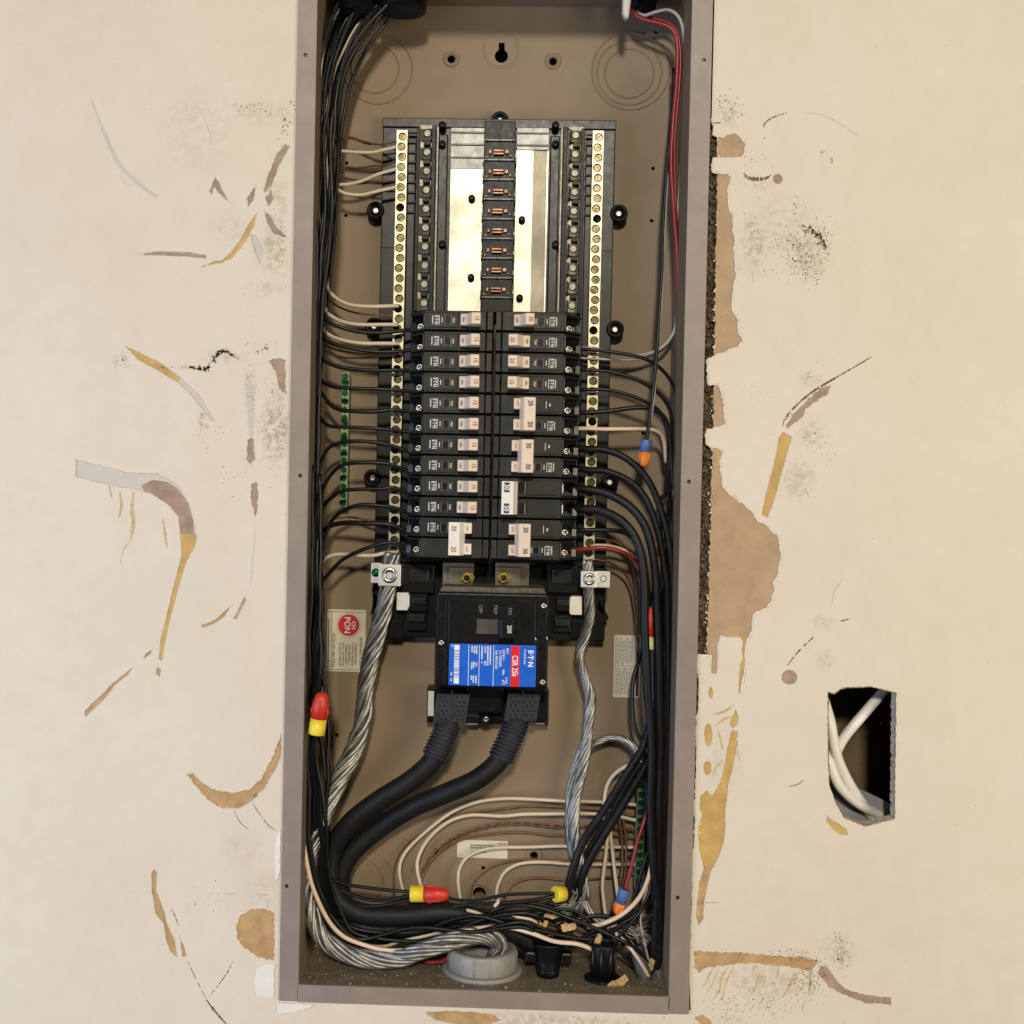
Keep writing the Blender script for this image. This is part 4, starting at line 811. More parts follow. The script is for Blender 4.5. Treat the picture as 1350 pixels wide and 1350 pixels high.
# lower tray with its screw tab
mb = MB(); a, b_ = P(563, 906, 112), P(723, 957, 112); mb.box(a[0], b_[0], 112, BK-1, b_[2], a[2]); mb.build("terminal_tray", M_black, mbk, bev=2)
mb = MB(); a, b_ = P(590, 908, 96), P(700, 940, 96); mb.box(P(616, 908, 96)[0], P(664, 908, 96)[0], 90, 114, b_[2], a[2]+6); mb.build("phase_divider", M_black, mbk, bev=1.5)
c = P(641, 948, 112); tb = MB().lathe((c[0], BK-1, c[2]), (0, -1, 0), [(9.5, 0), (9.5, 30), (8, 32), (6, 32), (5.5, 29)], 24).build("screw_tab", M_black, mbk)
MB().lathe((c[0], 112, c[2]), (0, -1, 0), [(5, 0), (5, 2), (3.6, 3.4), (1.6, 3.4), (1.3, 2)], 16).build("tray_screw", M_scr, tb)
mb = MB(); a, b_ = P(564.5, 911, 109), P(571.5, 944, 109); mb.box(a[0], b_[0], 109, 113, b_[2], a[2]); mb.build("white_tag", M_stick, mbk)
mb = MB(); a, b_ = P(616, 917, 109), P(631, 945, 109); mb.box(a[0], b_[0], 109, 113, b_[2], a[2]); mb.build("grey_tag", M_boot, mbk)
mb = MB(); bx(mb, 572, 953, 630, 955, 111, 114); bx(mb, 690, 953, 718, 955, 111, 114); mb.build("tray_rim", M_gprint, mbk)
# bus tabs with hex nuts feeding the breaker from above
for x0, x1, p0, p1, nx_ in ((584, 624, 592, 622, 615.5), (653, 697, 653, 685, 664)):
    mb = MB(); bx(mb, x0, 742, x1, 779, 92, 100); tb = mb.build("bus_tab", M_dullp, mbk, bev=.8)
    mb = MB(); bx(mb, p0, 748, p1, 783, 86, 93); mb.build("strap", M_dullp, tb, bev=.8)
    c = P(nx_, 762, 84)
    MB().lathe((c[0], 87, c[2]), (0, -1, 0), [(10, 0), (10, 1.4), (9.4, 1.8)], 24).build("washer", M_brass, tb)
    MB().lathe((c[0], 85.5, c[2]), (0, -1, 0), [(8, 0), (8, 5), (7, 6), (4.6, 6), (4.6, 3), (4.2, 3)], 6, .3).build("hex_nut", M_brass, tb, bev=.5)
    MB().lathe((c[0], 84, c[2]), (0, -1, 0), [(3.6, 0), (3.6, 4), (2.4, 5)], 12).build("stud", M_dscr, tb)

# ------------------------------------------------------------------ the two black feed cables with their boots
def feed(label, pts, cov, boot, r=14.2):
    path = pix(pts, 9); t = thing("feed_cable", label, "power cable", path[0], "black feed cables of the main breaker")
    MB().tube(path, r, 18).build("jacket", M_cable, t)
    x0, y0, x1, y1 = cov; mb = MB(); a, b_ = P(x0, y0, 72), P(x1, y1, 72)
    xm = (a[0]+b_[0])/2; mb.plate([(a[0]+2, a[2]), (b_[0]+2, a[2]), (b_[0]-3, b_[2]), (a[0]-3, b_[2])], 72, 112); mb.box(xm-1.2, xm+1.2, 70, 74, b_[2]-3, a[2]+5)
    cv = mb.build("terminal_cover", M_boot, t, bev=1.2)
    mb = MB()
    for hxx in range(2):
        for row in range(6):
            for k in range(2):
                xx = a[0]+7+hxx*(b_[0]-a[0])/2+k*7+(3.5 if row % 2 else 0)-row*.4; zz = a[2]-5-row*6.2
                if b_[2]+2 < zz: mb.lathe((xx, 72.3, zz), (0, -1, 0), [(1.7, 0), (1.7, .5)], 8)
    mb.build("vent_hole_shade", M_hole_shade, cv)  # dark dots on the cover, shade of the vent openings as colour
    bp = pix(boot, 9); bd = MB(); n = len(bp); bd.tube(bp, r+1.5, 14); o = bd.build("boot", M_boot, t)
    L = np.r_[0, np.cumsum(np.linalg.norm(np.diff(bp, axis=0), axis=1))]
    mb = MB(); k = 3.0
    while k < L[-1]-2:
        q = np.array([np.interp([k-1.5, k, k+1.5], L, bp[:, j]) for j in range(3)]).T
        mb.tube(q, r+4.2, 14); k += 5.2
    mb.build("boot_ribs", M_boot, o)
    return t
feed("left thick black feed cable from the main breaker, curving to the lower left", [(597, 925, 92), (592, 950, 88), (583, 975, 82), (570, 1003, 78), (540, 1030, 78), (500, 1055, 80), (462, 1085, 84), (440, 1118, 88), (434, 1150, 88), (442, 1182, 86), (475, 1204, 84), (530, 1207, 82), (590, 1203, 82), (640, 1215, 88), (690, 1236, 95), (716, 1262, 92), (722, 1290, 88)], (574, 914, 617, 954), [(592, 952, 88), (584, 972, 82), (572, 1000, 78)])
feed("right thick black feed cable from the main breaker, lying below the left one", [(690, 925, 92), (684, 950, 86), (670, 978, 78), (656, 1005, 74), (628, 1028, 74), (590, 1045, 82), (545, 1064, 96), (500, 1092, 106), (462, 1126, 106), (448, 1158, 106), (452, 1190, 104), (480, 1222, 100), (540, 1228, 98), (600, 1228, 100), (660, 1238, 108), (714, 1262, 106), (728, 1290, 100)], (668, 914, 710, 952), [(682, 950, 86), (671, 976, 78), (659, 1002, 74)])

# ------------------------------------------------------------------ stranded aluminium cables
def stranded(label, pts, R, ns, pitch, m=M_alu, name="braided_cable", fray=0, group="bare stranded aluminium cables"):
    path = pix(pts, 12)
    L = np.r_[0, np.cumsum(np.linalg.norm(np.diff(path, axis=0), axis=1))]; npt = max(8, int(L[-1]/4.5)); sL = np.linspace(0, L[-1], npt)
    path = np.array([np.interp(sL, L, path[:, j]) for j in range(3)]).T
    t = thing(name, label, "cable", path[0], group)
    T = np.gradient(path, axis=0); T /= np.linalg.norm(T, axis=1)[:, None]; u = np.cross(T[0], (0.2, 1, 0.1)); u /= np.linalg.norm(u); U = []; V = []
    for i in range(npt):
        u = u-T[i]*np.dot(u, T[i]); u /= np.linalg.norm(u); U.append(u); V.append(np.cross(T[i], u))
    U, V = np.array(U), np.array(V); rs = R*math.sin(math.pi/ns)*1.02; Rc = R-rs
    mb = MB(); rr = np.random.RandomState(int(pts[0][0]))
    for k in range(ns):
        j1 = rr.uniform(-.5, .5); ph = 6.2832*k/ns+2*math.pi*sL/pitch+0.28*np.sin(sL*rr.uniform(.02, .05)+rr.rand()*6); rad = Rc*(1+.09*np.sin(sL*rr.uniform(.03, .07)+rr.rand()*6)+.04*np.sin(sL*.2+rr.rand()*6))
        sp = path+(np.cos(ph)*rad)[:, None]*U+(np.sin(ph)*rad)[:, None]*V; mb.tube(sp, rs*rr.uniform(.93, 1.03), 6)
    mb.build("strands", m, t)
    MB().tube(path, R-rs*1.25, 10).build("core", M_aludark, t); return t
stranded("thick bare twisted aluminium cable from the left lug, sweeping down and into the grey conduit", [(517, 728, 84), (513, 760, 86), (510, 782, 88), (502, 820, 92), (489, 868, 98), (482, 905, 102), (480, 940, 104), (468, 985, 100), (446, 1030, 90), (424, 1080, 78), (408, 1125, 68), (404, 1165, 60), (410, 1205, 54), (430, 1242, 50), (470, 1262, 50), (520, 1264, 50), (560, 1252, 48), (605, 1237, 52), (640, 1234, 62), (658, 1246, 70), (650, 1268, 70), (640, 1290, 70)], 12.6, 13, 170)
stranded("thinner bare twisted aluminium cable hanging from the right lug", [(775, 738, 84), (776, 765, 86), (777, 790, 92), (777, 815, 98), (770, 842, 104), (764, 866, 104), (771, 893, 104), (778, 920, 104), (776, 955, 104), (773, 985, 104), (766, 1020, 102), (759, 1055, 100), (757, 1090, 98), (762, 1125, 98), (768, 1160, 98), (772, 1185, 100)], 8.0, 9, 100)
stranded("bare aluminium strand arching from the right cable to the ground bar", [(757, 1100, 110), (754, 1060, 112), (760, 1025, 112), (769, 998, 110), (785, 980, 108), (808, 972, 104), (828, 978, 98), (842, 993, 94)], 5.0, 7, 80)
stranded("pale bare strand bundle sweeping from the yellow connector to the lower right clamp", [(772, 975, 114), (762, 1000, 114), (752, 1035, 112), (750, 1065, 112), (752, 1110, 112), (763, 1150, 110), (770, 1185, 104), (780, 1205, 96), (800, 1218, 90), (830, 1228, 84), (852, 1245, 80), (862, 1262, 80)], 5.6, 8, 150)

# ------------------------------------------------------------------ wires
GB = "black circuit wires entering the left breakers"; GBR = "black circuit wires entering the right breakers"
rowsL = [
 [(424, 60, 92), (418, 200, 88), (414, 330, 86), (416, 395, 84), (424, 415, 78), (442, 429, 72), (480, 438, 72), (520, 437, 74), (545, 434, 80)],
 [(430, 80, 98), (416, 240, 92), (412, 380, 90), (415, 428, 86), (427, 447, 78), (450, 456, 72), (490, 463, 72), (520, 464, 74), (545, 461, 80)],
 [(438, 60, 102), (421, 220, 98), (414, 400, 94), (414, 450, 90), (421, 470, 82), (442, 482, 74), (480, 488, 72), (520, 488, 74), (545, 489, 80)],
 [(446, 50, 106), (426, 240, 102), (416, 420, 98), (414, 470, 96), (421, 498, 86), (438, 509, 76), (470, 512, 72), (515, 514, 74), (545, 516, 80)],
 [(452, 60, 108), (430, 240, 106), (420, 440, 104), (417, 500, 100), (430, 526, 88), (448, 540, 78), (480, 543, 72), (515, 541, 74), (545, 543, 80)],
 [(440, 90, 112), (424, 280, 112), (414, 450, 108), (414, 520, 104), (419, 546, 92), (433, 561, 80), (455, 563, 74), (500, 565, 72), (545, 570, 80)],
 [(414, 760, 80), (413, 690, 84), (417, 640, 86), (425, 603, 84), (440, 586, 78), (470, 582, 72), (510, 586, 73), (545, 597, 80)],
 [(416, 780, 86), (417, 700, 90), (421, 662, 90), (431, 634, 84), (450, 614, 76), (480, 610, 72), (515, 612, 74), (543, 624, 80)],
 [(418, 790, 94), (420, 690, 96), (426, 668, 94), (438, 655, 84), (456, 646, 76), (500, 645, 72), (520, 644, 74), (543, 651, 80)],
 [(424, 800, 90), (424, 735, 94), (434, 692, 90), (450, 675, 80), (475, 666, 74), (500, 666, 73), (520, 669, 75), (543, 678, 80)],
 [(414, 770, 100), (415, 715, 104), (430, 696, 98), (450, 690, 84), (480, 690, 74), (515, 692, 74), (543, 705, 80)],
 [(422, 830, 84), (423, 775, 86), (435, 755, 84), (455, 736, 78), (490, 720, 73), (520, 716, 74), (543, 730, 80)]]
for i, p in enumerate(rowsL):
    src = "dropping from above" if i < 6 else "rising from below"
    wire("black_wire", f"black wire {src} into the {ordw(i)} slot of the left breaker column", p, 3.5 if i == 10 else 2.75, M_bwire, GB)
# upper left bundle (each its own wire)
lab = "black wire in the tight vertical bundle along the upper left side"
UB = [[(505, -20, 70), (470, 20, 70), (440, 70, 66), (426, 130, 62), (420, 230, 62), (420, 330, 66), (417, 430, 76), (415, 520, 90), (414, 600, 100)],
      [(520, -20, 80), (480, 30, 78), (448, 90, 72), (438, 160, 70), (434, 260, 72), (428, 350, 78), (424, 430, 86), (420, 520, 98), (416, 640, 108)],
      [(535, -20, 90), (495, 30, 88), (460, 80, 80), (448, 140, 76), (445, 220, 80), (436, 300, 84), (430, 380, 92), (424, 460, 100), (418, 560, 112)],
      [(470, -20, 60), (440, 30, 58), (423, 90, 54), (417, 170, 52), (416, 280, 54), (413, 400, 60), (411, 500, 70), (409, 620, 82), (408, 720, 90)],
      [(548, -20, 100), (505, 35, 98), (470, 90, 92), (452, 160, 88), (443, 250, 92), (442, 300, 96), (432, 400, 104), (422, 500, 114), (416, 620, 120)],
      [(450, -20, 90), (430, 60, 84), (424, 150, 80), (424, 250, 82), (422, 350, 88), (416, 450, 96), (413, 560, 108), (411, 680, 112)],
      [(490, -20, 110), (455, 50, 104), (433, 130, 98), (430, 210, 96), (436, 300, 98), (428, 420, 108), (419, 540, 120), (414, 660, 124)],
      [(430, -20, 70), (420, 60, 62), (415, 160, 58), (414, 300, 60), (411, 440, 68), (410, 560, 78), (408, 700, 88)]]
for k, p in enumerate(UB): wire("black_wire", lab, p, 2.7, M_bwire, "black wires of the upper left bundle", wob=.5)
lab = "black wire in the tight vertical bundle along the lower left side"
LBp = [[(409, 700, 84), (410, 780, 80), (408, 860, 78), (407, 930, 76), (404, 1010, 74), (400, 1080, 74), (403, 1150, 78), (418, 1210, 84), (460, 1245, 88), (520, 1252, 88), (570, 1242, 90)],
       [(413, 690, 96), (417, 780, 92), (420, 860, 90), (419, 940, 90), (414, 1020, 88), (410, 1090, 86), (414, 1160, 88), (430, 1215, 92), (480, 1240, 94), (560, 1236, 94), (640, 1215, 92), (700, 1206, 90), (716, 1216, 88)],
       [(418, 700, 102), (421, 790, 100), (424, 870, 98), (429, 930, 96), (433, 980, 92), (436, 1040, 88), (425, 1100, 86), (418, 1150, 88), (424, 1190, 90)],
       [(411, 720, 108), (410, 800, 104), (412, 880, 102), (410, 960, 98), (404, 1040, 92), (401, 1110, 88), (406, 1170, 86), (425, 1225, 86), (470, 1252, 84), (540, 1250, 84)],
       [(406, 720, 70), (406, 800, 66), (405, 880, 64), (403, 960, 62), (398, 1040, 62), (395, 1110, 64), (397, 1180, 68), (408, 1235, 70)],
       [(421, 720, 94), (417, 800, 84), (414, 860, 80), (410, 920, 80)],
       [(424, 740, 84), (420, 820, 76), (424, 880, 70), (431, 940, 66), (433, 1010, 66), (428, 1080, 68), (420, 1140, 74), (430, 1160, 82)],
       [(416, 700, 88), (412, 780, 74), (411, 860, 70), (413, 920, 72)]]
for p in LBp: wire("black_wire", lab, p, 3.0, M_bwire, "black wires of the lower left bundle", wob=.6)
whU = [("long cream wire threading down the upper left bundle from the top corner", [(508, -20, 96), (490, 10, 90), (470, 36, 76), (452, 66, 62), (438, 105, 50), (431, 150, 46), (430, 200, 50), (430, 240, 60), (427, 290, 80), (424, 330, 96)]),
       ("thin cream wire second in the upper left bundle beside the long one", [(500, -10, 110), (478, 22, 100), (460, 58, 84), (447, 100, 74), (440, 150, 72), (436, 190, 80), (436, 215, 96)]),
       ("short cream strand at the far left edge of the upper bundle", [(437, 30, 60), (429, 52, 52), (423, 90, 46), (420, 130, 50), (420, 160, 70)])]
for l, p in whU: wire("white_wire", l, p, 2.1, M_white, "cream wires on the left side")
rb = np.random.RandomState(5)
for k in range(13):
    t = k/12; dd = 22+rb.uniform(0, 62); x1 = 416+t*22; xb = 414+t*9
    p = [(450+t*95+rb.uniform(-12, 12), -25, 60+rb.uniform(0, 50)), (436+t*52, 24+rb.uniform(-8, 8), dd+18), (423+t*34, 76, dd+8), (x1+4*t+2, 132+rb.uniform(-10, 10), dd)]
    for y in (190, 260, 330): p.append((x1-t*(y-190)*.03+rb.uniform(-3.5, 3.5), y+rb.uniform(-12, 12), dd+rb.uniform(-7, 7)))
    p += [(xb+rb.uniform(-1, 2), 420+rb.uniform(-12, 12), dd+10), (xb-1+rb.uniform(-1, 2), 505, dd+16), (xb-3+rb.uniform(-1, 1.5), 590, dd+16), (xb-5, 660+rb.uniform(-20, 20), dd+14)]
    wire("black_wire", "black wire in the tight vertical bundle along the upper left side", p, 2.7, M_bwire, "black wires of the upper left bundle", wob=.5)
for k in range(12):
    t = k/11; dd = 16+rb.uniform(0, 60)
    p = [(409+t*14, 640+rb.uniform(-30, 30), dd+14), (408+t*16, 700, dd+8)]
    for y in (760, 820, 880): p.append((406+t*19+rb.uniform(-2.5, 2.5)-(y-760)*.02, y+rb.uniform(-15, 15), dd+rb.uniform(-6, 6)))
    for y in (940, 1000, 1060): p.append((399+t*(20 if y < 1000 else 24)+rb.uniform(-3, 3)+(6 if y == 1060 else 0)*t, y+rb.uniform(-12, 12), dd+16+rb.uniform(-6, 6)))
    p += [(400+t*34, 1115, dd+22), (410+t*28, 1160, dd+28), (424+t*26, 1195, dd+34)]
    p += [(470, 1228+rb.uniform(-14, 10), dd+38), (545, 1236+rb.uniform(-14, 6), dd+36), (620, 1224+rb.uniform(-16, 8), dd+26), (690, 1222+rb.uniform(-12, 10), dd+22), (718, 1250, 62+dd*.2), (722, 1275, 66)] if k % 3 else [(450, 1225, dd+60), (520, 1235, 118)]
    wire("black_wire", "black wire in the tight vertical bundle along the lower left side", p, 2.8, M_bwire2 if k % 3 == 0 else M_bwire, "black wires of the lower left bundle", wob=.6)
# whites and coppers to the left neutral bar
top = [("white_wire", "upper cream wire to the left neutral bar, near its top", [(440, 160, 100), (446, 195, 98), (462, 200, 96), (490, 201, 94), (508, 197, 92), (526, 193, 92)], 2.5, M_white),
       ("white_wire", "middle cream wire to the top of the left neutral bar, sloping upward", [(436, 190, 102), (440, 236, 100), (450, 243, 98), (475, 239, 96), (500, 229, 94), (526, 222, 92)], 2.5, M_white),
       ("white_wire", "lowest cream wire in the top group of the left neutral bar", [(436, 210, 96), (440, 241, 94), (452, 254, 92), (475, 257, 92), (500, 251, 92), (526, 246, 92)], 2.5, M_white),
       ("copper_wire", "topmost bare brown ground wire to the left neutral bar", [(440, 170, 112), (448, 186, 112), (462, 181, 110), (480, 187, 108), (500, 190, 98), (526, 186, 94)], 1.3, M_brownw),
       ("copper_wire", "bare brown ground wire just under the topmost one on the left bar", [(438, 195, 114), (448, 184, 114), (464, 183, 112), (484, 190, 108), (500, 191, 100), (526, 200, 94)], 1.2, M_brownw),
       ("copper_wire", "bare brown ground wire between the upper and middle cream wires", [(436, 205, 112), (450, 217, 112), (468, 221, 110), (490, 219, 104), (508, 217, 98), (526, 212, 94)], 1.3, M_brownw),
       ("copper_wire", "second bare brown ground wire between the upper and middle cream wires", [(440, 224, 114), (456, 222, 114), (475, 223, 110), (500, 221, 104), (526, 209, 94)], 1.2, M_brownw),
       ("copper_wire", "bare brown ground wire between the middle and lowest cream wires", [(438, 226, 114), (450, 238, 112), (470, 242, 108), (495, 240, 100), (526, 238, 94)], 1.5, M_brownw),
       ("white_wire", "uppermost cream wire of the lower group bending to the left bar", [(431, 330, 96), (431, 376, 92), (438, 389, 86), (455, 400, 78), (480, 404, 76), (526, 403, 80)], 2.7, M_white),
       ("white_wire", "middle cream wire of the lower group bending to the left bar", [(430, 360, 100), (428, 405, 94), (438, 417, 84), (458, 425, 76), (485, 428, 75), (526, 428, 80)], 2.7, M_white),
       ("white_wire", "lowest cream wire of the lower group bending to the left bar", [(428, 390, 104), (425, 428, 98), (434, 441, 86), (455, 449, 77), (485, 453, 75), (526, 453, 80)], 2.7, M_white),
       ("copper_wire", "brown ground wire under the uppermost cream wire of the lower group", [(430, 375, 108), (433, 393, 106), (450, 406, 100), (480, 414, 92), (526, 417, 90)], 1.4, M_brownw),
       ("copper_wire", "bare copper wire under the lowest cream wire of the lower group", [(425, 440, 106), (428, 453, 100), (445, 462, 92), (475, 466, 84), (526, 467, 86)], 1.3, M_copper),
       ("copper_wire", "lower of the two bare copper wires beneath the cream group", [(423, 445, 112), (427, 460, 108), (448, 470, 104), (480, 472, 96), (526, 468, 92)], 1.3, M_brownw),
       ("white_wire", "cream wire to the foot of the left neutral bar above the lug", [(419, 770, 100), (424, 742, 94), (438, 732, 88), (460, 731, 84), (490, 732, 80), (508, 729, 80), (524, 728, 84)], 2.7, M_white),
       ("copper_wire", "bare copper wire passing behind the foot of the left ground bar", [(418, 720, 122), (422, 698, 122), (440, 684, 120), (465, 682, 116), (495, 688, 108), (520, 690, 98)], 1.4, M_brownw),
       ("copper_wire", "brown wire sagging beside the bonding sticker", [(426, 740, 126), (429, 790, 128), (428, 820, 128), (423, 860, 128), (424, 900, 124)], 1.5, M_brownw)]
for nm, l, p, r, mm in top: wire(nm, l, p, r, mm, "wires landing on the left neutral bar")
# lower left strands and long cream wire
wire("white_wire", "long cream wire running down the left side and along the bottom to the black clamp", [(396, 1065, 40), (399, 1100, 40), (406, 1145, 42), (414, 1175, 44), (432, 1212, 48), (452, 1234, 50), (478, 1245, 52), (510, 1252, 50), (540, 1251, 56), (570, 1242, 68), (600, 1231, 66), (630, 1224, 56), (665, 1222, 50), (700, 1230, 46), (730, 1240, 46), (760, 1244, 48), (782, 1252, 56)], 3.1, M_pink, "cream wires on the left side")
wire("white_wire", "cream wire stub rising behind the left red connector", [(430, 960, 84), (425, 920, 80), (423, 895, 76), (420, 865, 78), (414, 830, 88)], 2.4, M_white, "cream wires on the left side")
wire("white_wire", "cream wire curving below the left red connector", [(403, 1060, 66), (398, 1020, 60), (399, 1000, 58), (407, 985, 60), (414, 966, 62)], 2.2, M_white, "cream wires on the left side")
wire("white_wire", "pale wire seen between the strands at the lower left corner", [(406, 1075, 60), (402, 1100, 60), (404, 1150, 62), (412, 1190, 62)], 2.0, M_grey, "cream wires on the left side")
# right side wires to breakers
RW = [
 ("black_wire", "black wire of the second right breaker, sweeping over to the right side", [(756, 459, 82), (775, 461, 76), (800, 463, 74), (845, 471, 74), (875, 490, 82), (891, 520, 92), (894, 570, 100), (890, 660, 104), (886, 760, 106)], 2.5, M_bwire),
 ("black_wire", "black wire of the third right breaker, sweeping over to the right side", [(756, 487, 82), (775, 488, 76), (810, 491, 74), (850, 506, 76), (878, 530, 84), (887, 565, 90), (888, 640, 96), (886, 720, 100)], 2.5, M_bwire),
 ("black_wire", "black wire of the fourth right breaker, sweeping over to the right side", [(754, 514, 82), (775, 514, 76), (805, 515, 74), (848, 528, 76), (873, 548, 82), (882, 590, 88), (878, 650, 94), (870, 660, 98), (872, 720, 102)], 2.5, M_bwire),
 ("black_wire", "thicker black wire of the fifth right slot, arching to the right side", [(753, 543, 84), (770, 544, 76), (800, 542, 74), (845, 537, 74), (870, 545, 78), (882, 570, 84), (886, 640, 90), (888, 720, 94), (888, 800, 96)], 3.2, M_bwire),
 ("white_wire", "cream wire running straight out of the sixth right slot", [(757, 565, 78), (775, 565, 74), (800, 566, 74), (845, 565, 76), (865, 568, 82), (874, 580, 92), (878, 610, 100)], 2.8, M_pink),
 ("black_wire", "heavy black cable of the seventh right slot, outermost of the heavy four", [(752, 591, 84), (775, 592, 72), (800, 594, 68), (830, 607, 66), (856, 636, 66), (875, 685, 66), (885, 750, 68), (888, 850, 72), (886, 960, 76), (884, 1080, 80), (884, 1180, 84), (876, 1290, 90)], 4.9, M_bwire2),
 ("black_wire", "heavy black cable of the eighth right slot, second of the heavy four", [(752, 618, 84), (775, 619, 74), (800, 621, 68), (830, 634, 66), (853, 660, 64), (868, 705, 62), (878, 770, 62), (880, 870, 64), (880, 980, 66), (876, 1080, 70), (876, 1180, 76), (868, 1290, 86)], 4.6, M_bwire2),
 ("black_wire", "heavy black cable of the ninth right slot, third of the heavy four", [(750, 643, 84), (770, 645, 72), (800, 651, 66), (830, 668, 60), (852, 698, 56), (863, 745, 52), (867, 830, 50), (870, 930, 52), (869, 1040, 54), (868, 1140, 60), (864, 1230, 70), (858, 1300, 84)], 6.0, M_bwire2),
 ("black_wire", "heavy black cable of the tenth right slot, innermost of the heavy four", [(750, 670, 84), (770, 671, 70), (795, 674, 62), (822, 688, 54), (840, 713, 48), (848, 755, 44), (850, 830, 42), (854, 910, 44), (859, 980, 46), (858, 1060, 50), (862, 1140, 56), (868, 1200, 66), (866, 1280, 80)], 6.2, M_bwire2),
 ("black_wire", "black wire of the eleventh right slot, ducking behind the heavy cables", [(752, 699, 84), (770, 699, 76), (800, 699, 76), (825, 703, 84), (842, 716, 92), (850, 740, 100)], 3.2, M_bwire),
 ("red_wire", "red wire leaving the lowest right breaker", [(750, 726, 84), (765, 724, 74), (795, 722, 70), (820, 728, 74), (840, 742, 84), (850, 765, 92), (852, 800, 96), (850, 880, 100)], 2.9, M_red)]
for nm, l, p, r, mm in RW: wire(nm, l, p, r, mm, GBR)
RN = [
 ("white_wire", "pale wire to the right neutral bar, upper of the two in a wide hook", [(764, 459, 90), (785, 460, 84), (815, 466, 92), (845, 468, 100), (868, 461, 104), (884, 446, 106), (892, 424, 104), (893, 370, 100), (892, 310, 98), (897, 230, 96), (903, 150, 92), (903, 80, 88), (899, 32, 84), (884, 14, 82), (864, 16, 84), (848, 20, 90), (835, 10, 96), (825, -10, 100)], 2.4, M_grey),
 ("copper_wire", "bright bare wire to the right neutral bar below the wide hook", [(766, 472, 90), (785, 473, 86), (820, 474, 100), (850, 472, 110), (872, 462, 114), (886, 446, 114), (891, 425, 112)], 1.6, M_grey),
 ("black_wire", "thin black wire hanging down to the orange and blue connector", [(888, 90, 106), (886, 150, 104), (878, 230, 96), (874, 310, 88), (872, 360, 84), (868, 430, 76), (863, 500, 66), (857, 545, 60), (852, 584, 58)], 2.3, M_bwire),
 ("black_wire", "second thin black wire twisted to the connector on the right", [(890, 100, 110), (887, 160, 108), (880, 235, 100), (876, 320, 92), (873, 380, 84), (869, 440, 77), (864, 505, 67), (858, 550, 61), (850, 586, 60)], 1.6, M_grey),
 ("red_wire", "long dark red wire running down the right side wall", [(830, -10, 98), (836, 16, 92), (850, 26, 88), (872, 32, 84), (887, 40, 82), (893, 62, 82), (892, 110, 84), (887, 160, 86), (885, 210, 86), (888, 270, 88), (892, 340, 90), (895, 420, 92), (897, 500, 92), (896, 600, 92), (892, 680, 92), (889, 740, 92)], 2.9, M_red),
 ("red_wire", "second red wire pressed against the long dark red one", [(840, -10, 104), (846, 14, 98), (860, 24, 94), (880, 30, 90), (893, 44, 88), (897, 80, 88), (893, 140, 90), (889, 200, 92), (891, 280, 96), (896, 360, 98), (899, 450, 98), (899, 560, 98)], 2.4, M_red),
 ("purple_wire", "purple wire low down along the right side wall", [(899, 540, 90), (897, 640, 88), (893, 720, 84), (890, 790, 82), (888, 850, 84), (885, 900, 88)], 2.2, M_purple),
 ("copper_wire", "brown bare wire hooking from the right bar behind the red wire", [(772, 709, 92), (790, 709, 96), (810, 713, 104), (824, 724, 110), (832, 742, 116), (838, 770, 118), (841, 830, 120)], 1.7, M_brownw),
 ("copper_wire", "lowest brown bare wire hooking from the right bar to the right side", [(772, 737, 92), (790, 738, 98), (808, 743, 106), (824, 757, 114), (833, 780, 118), (838, 815, 120), (842, 860, 122)], 1.7, M_brownw),
 ("white_wire", "cream wire showing just above the red wire of the lowest right breaker", [(778, 719, 92), (800, 719, 94), (820, 724, 98), (838, 735, 104), (848, 752, 110)], 2.4, M_white)]
for nm, l, p, r, mm in RN: wire(nm, l, p, r, mm, "wires on the right side of the panel")
for k, p in enumerate([[(893, 480, 118), (890, 600, 112), (886, 700, 106), (892, 800, 104), (893, 900, 104), (890, 1020, 104), (888, 1150, 104), (884, 1280, 104)], [(890, 620, 122), (880, 700, 118), (872, 800, 116), (872, 900, 116), (876, 1000, 116), (878, 1150, 112), (874, 1280, 110)],
                       [(886, 640, 84), (894, 760, 96), (894, 880, 96), (893, 1000, 96), (890, 1130, 96), (886, 1270, 96)], [(850, 780, 110), (848, 850, 112), (836, 890, 104), (833, 930, 96), (838, 962, 90), (848, 985, 88), (852, 1040, 92), (856, 1120, 96), (856, 1200, 100)],
                       [(862, 780, 100), (862, 900, 104), (864, 1000, 108), (868, 1120, 110), (866, 1230, 108), (860, 1300, 104)]]):
    wire("black_wire", "black wire packed in the lower right vertical bundle", p, [4.5, 4.5, 4.5, 3.0, 5][k], M_bwire, "black wires of the lower right bundle")
wire("black_wire", "upper of two black cables slanting from the right bundle to the bottom clamps", [(858, 950, 78), (848, 985, 78), (826, 1020, 78), (800, 1062, 80), (772, 1105, 82), (757, 1140, 84), (750, 1170, 88), (748, 1200, 92), (735, 1240, 96), (722, 1270, 92)], 5.6, M_bwire2, "slanting black cables at lower right")
wire("black_wire", "lower of two black cables slanting from the right bundle to the bottom clamps", [(866, 960, 88), (856, 1000, 88), (836, 1035, 88), (812, 1075, 88), (788, 1115, 88), (772, 1145, 90), (764, 1172, 94), (760, 1200, 98), (745, 1235, 102), (730, 1270, 98)], 5.6, M_bwire2, "slanting black cables at lower right")
wire("black_wire", "third black strand under the slanting pair at lower right", [(845, 1005, 100), (820, 1045, 100), (795, 1090, 100), (772, 1128, 100), (758, 1165, 102), (752, 1195, 104)], 4.0, M_bwire2, "slanting black cables at lower right")
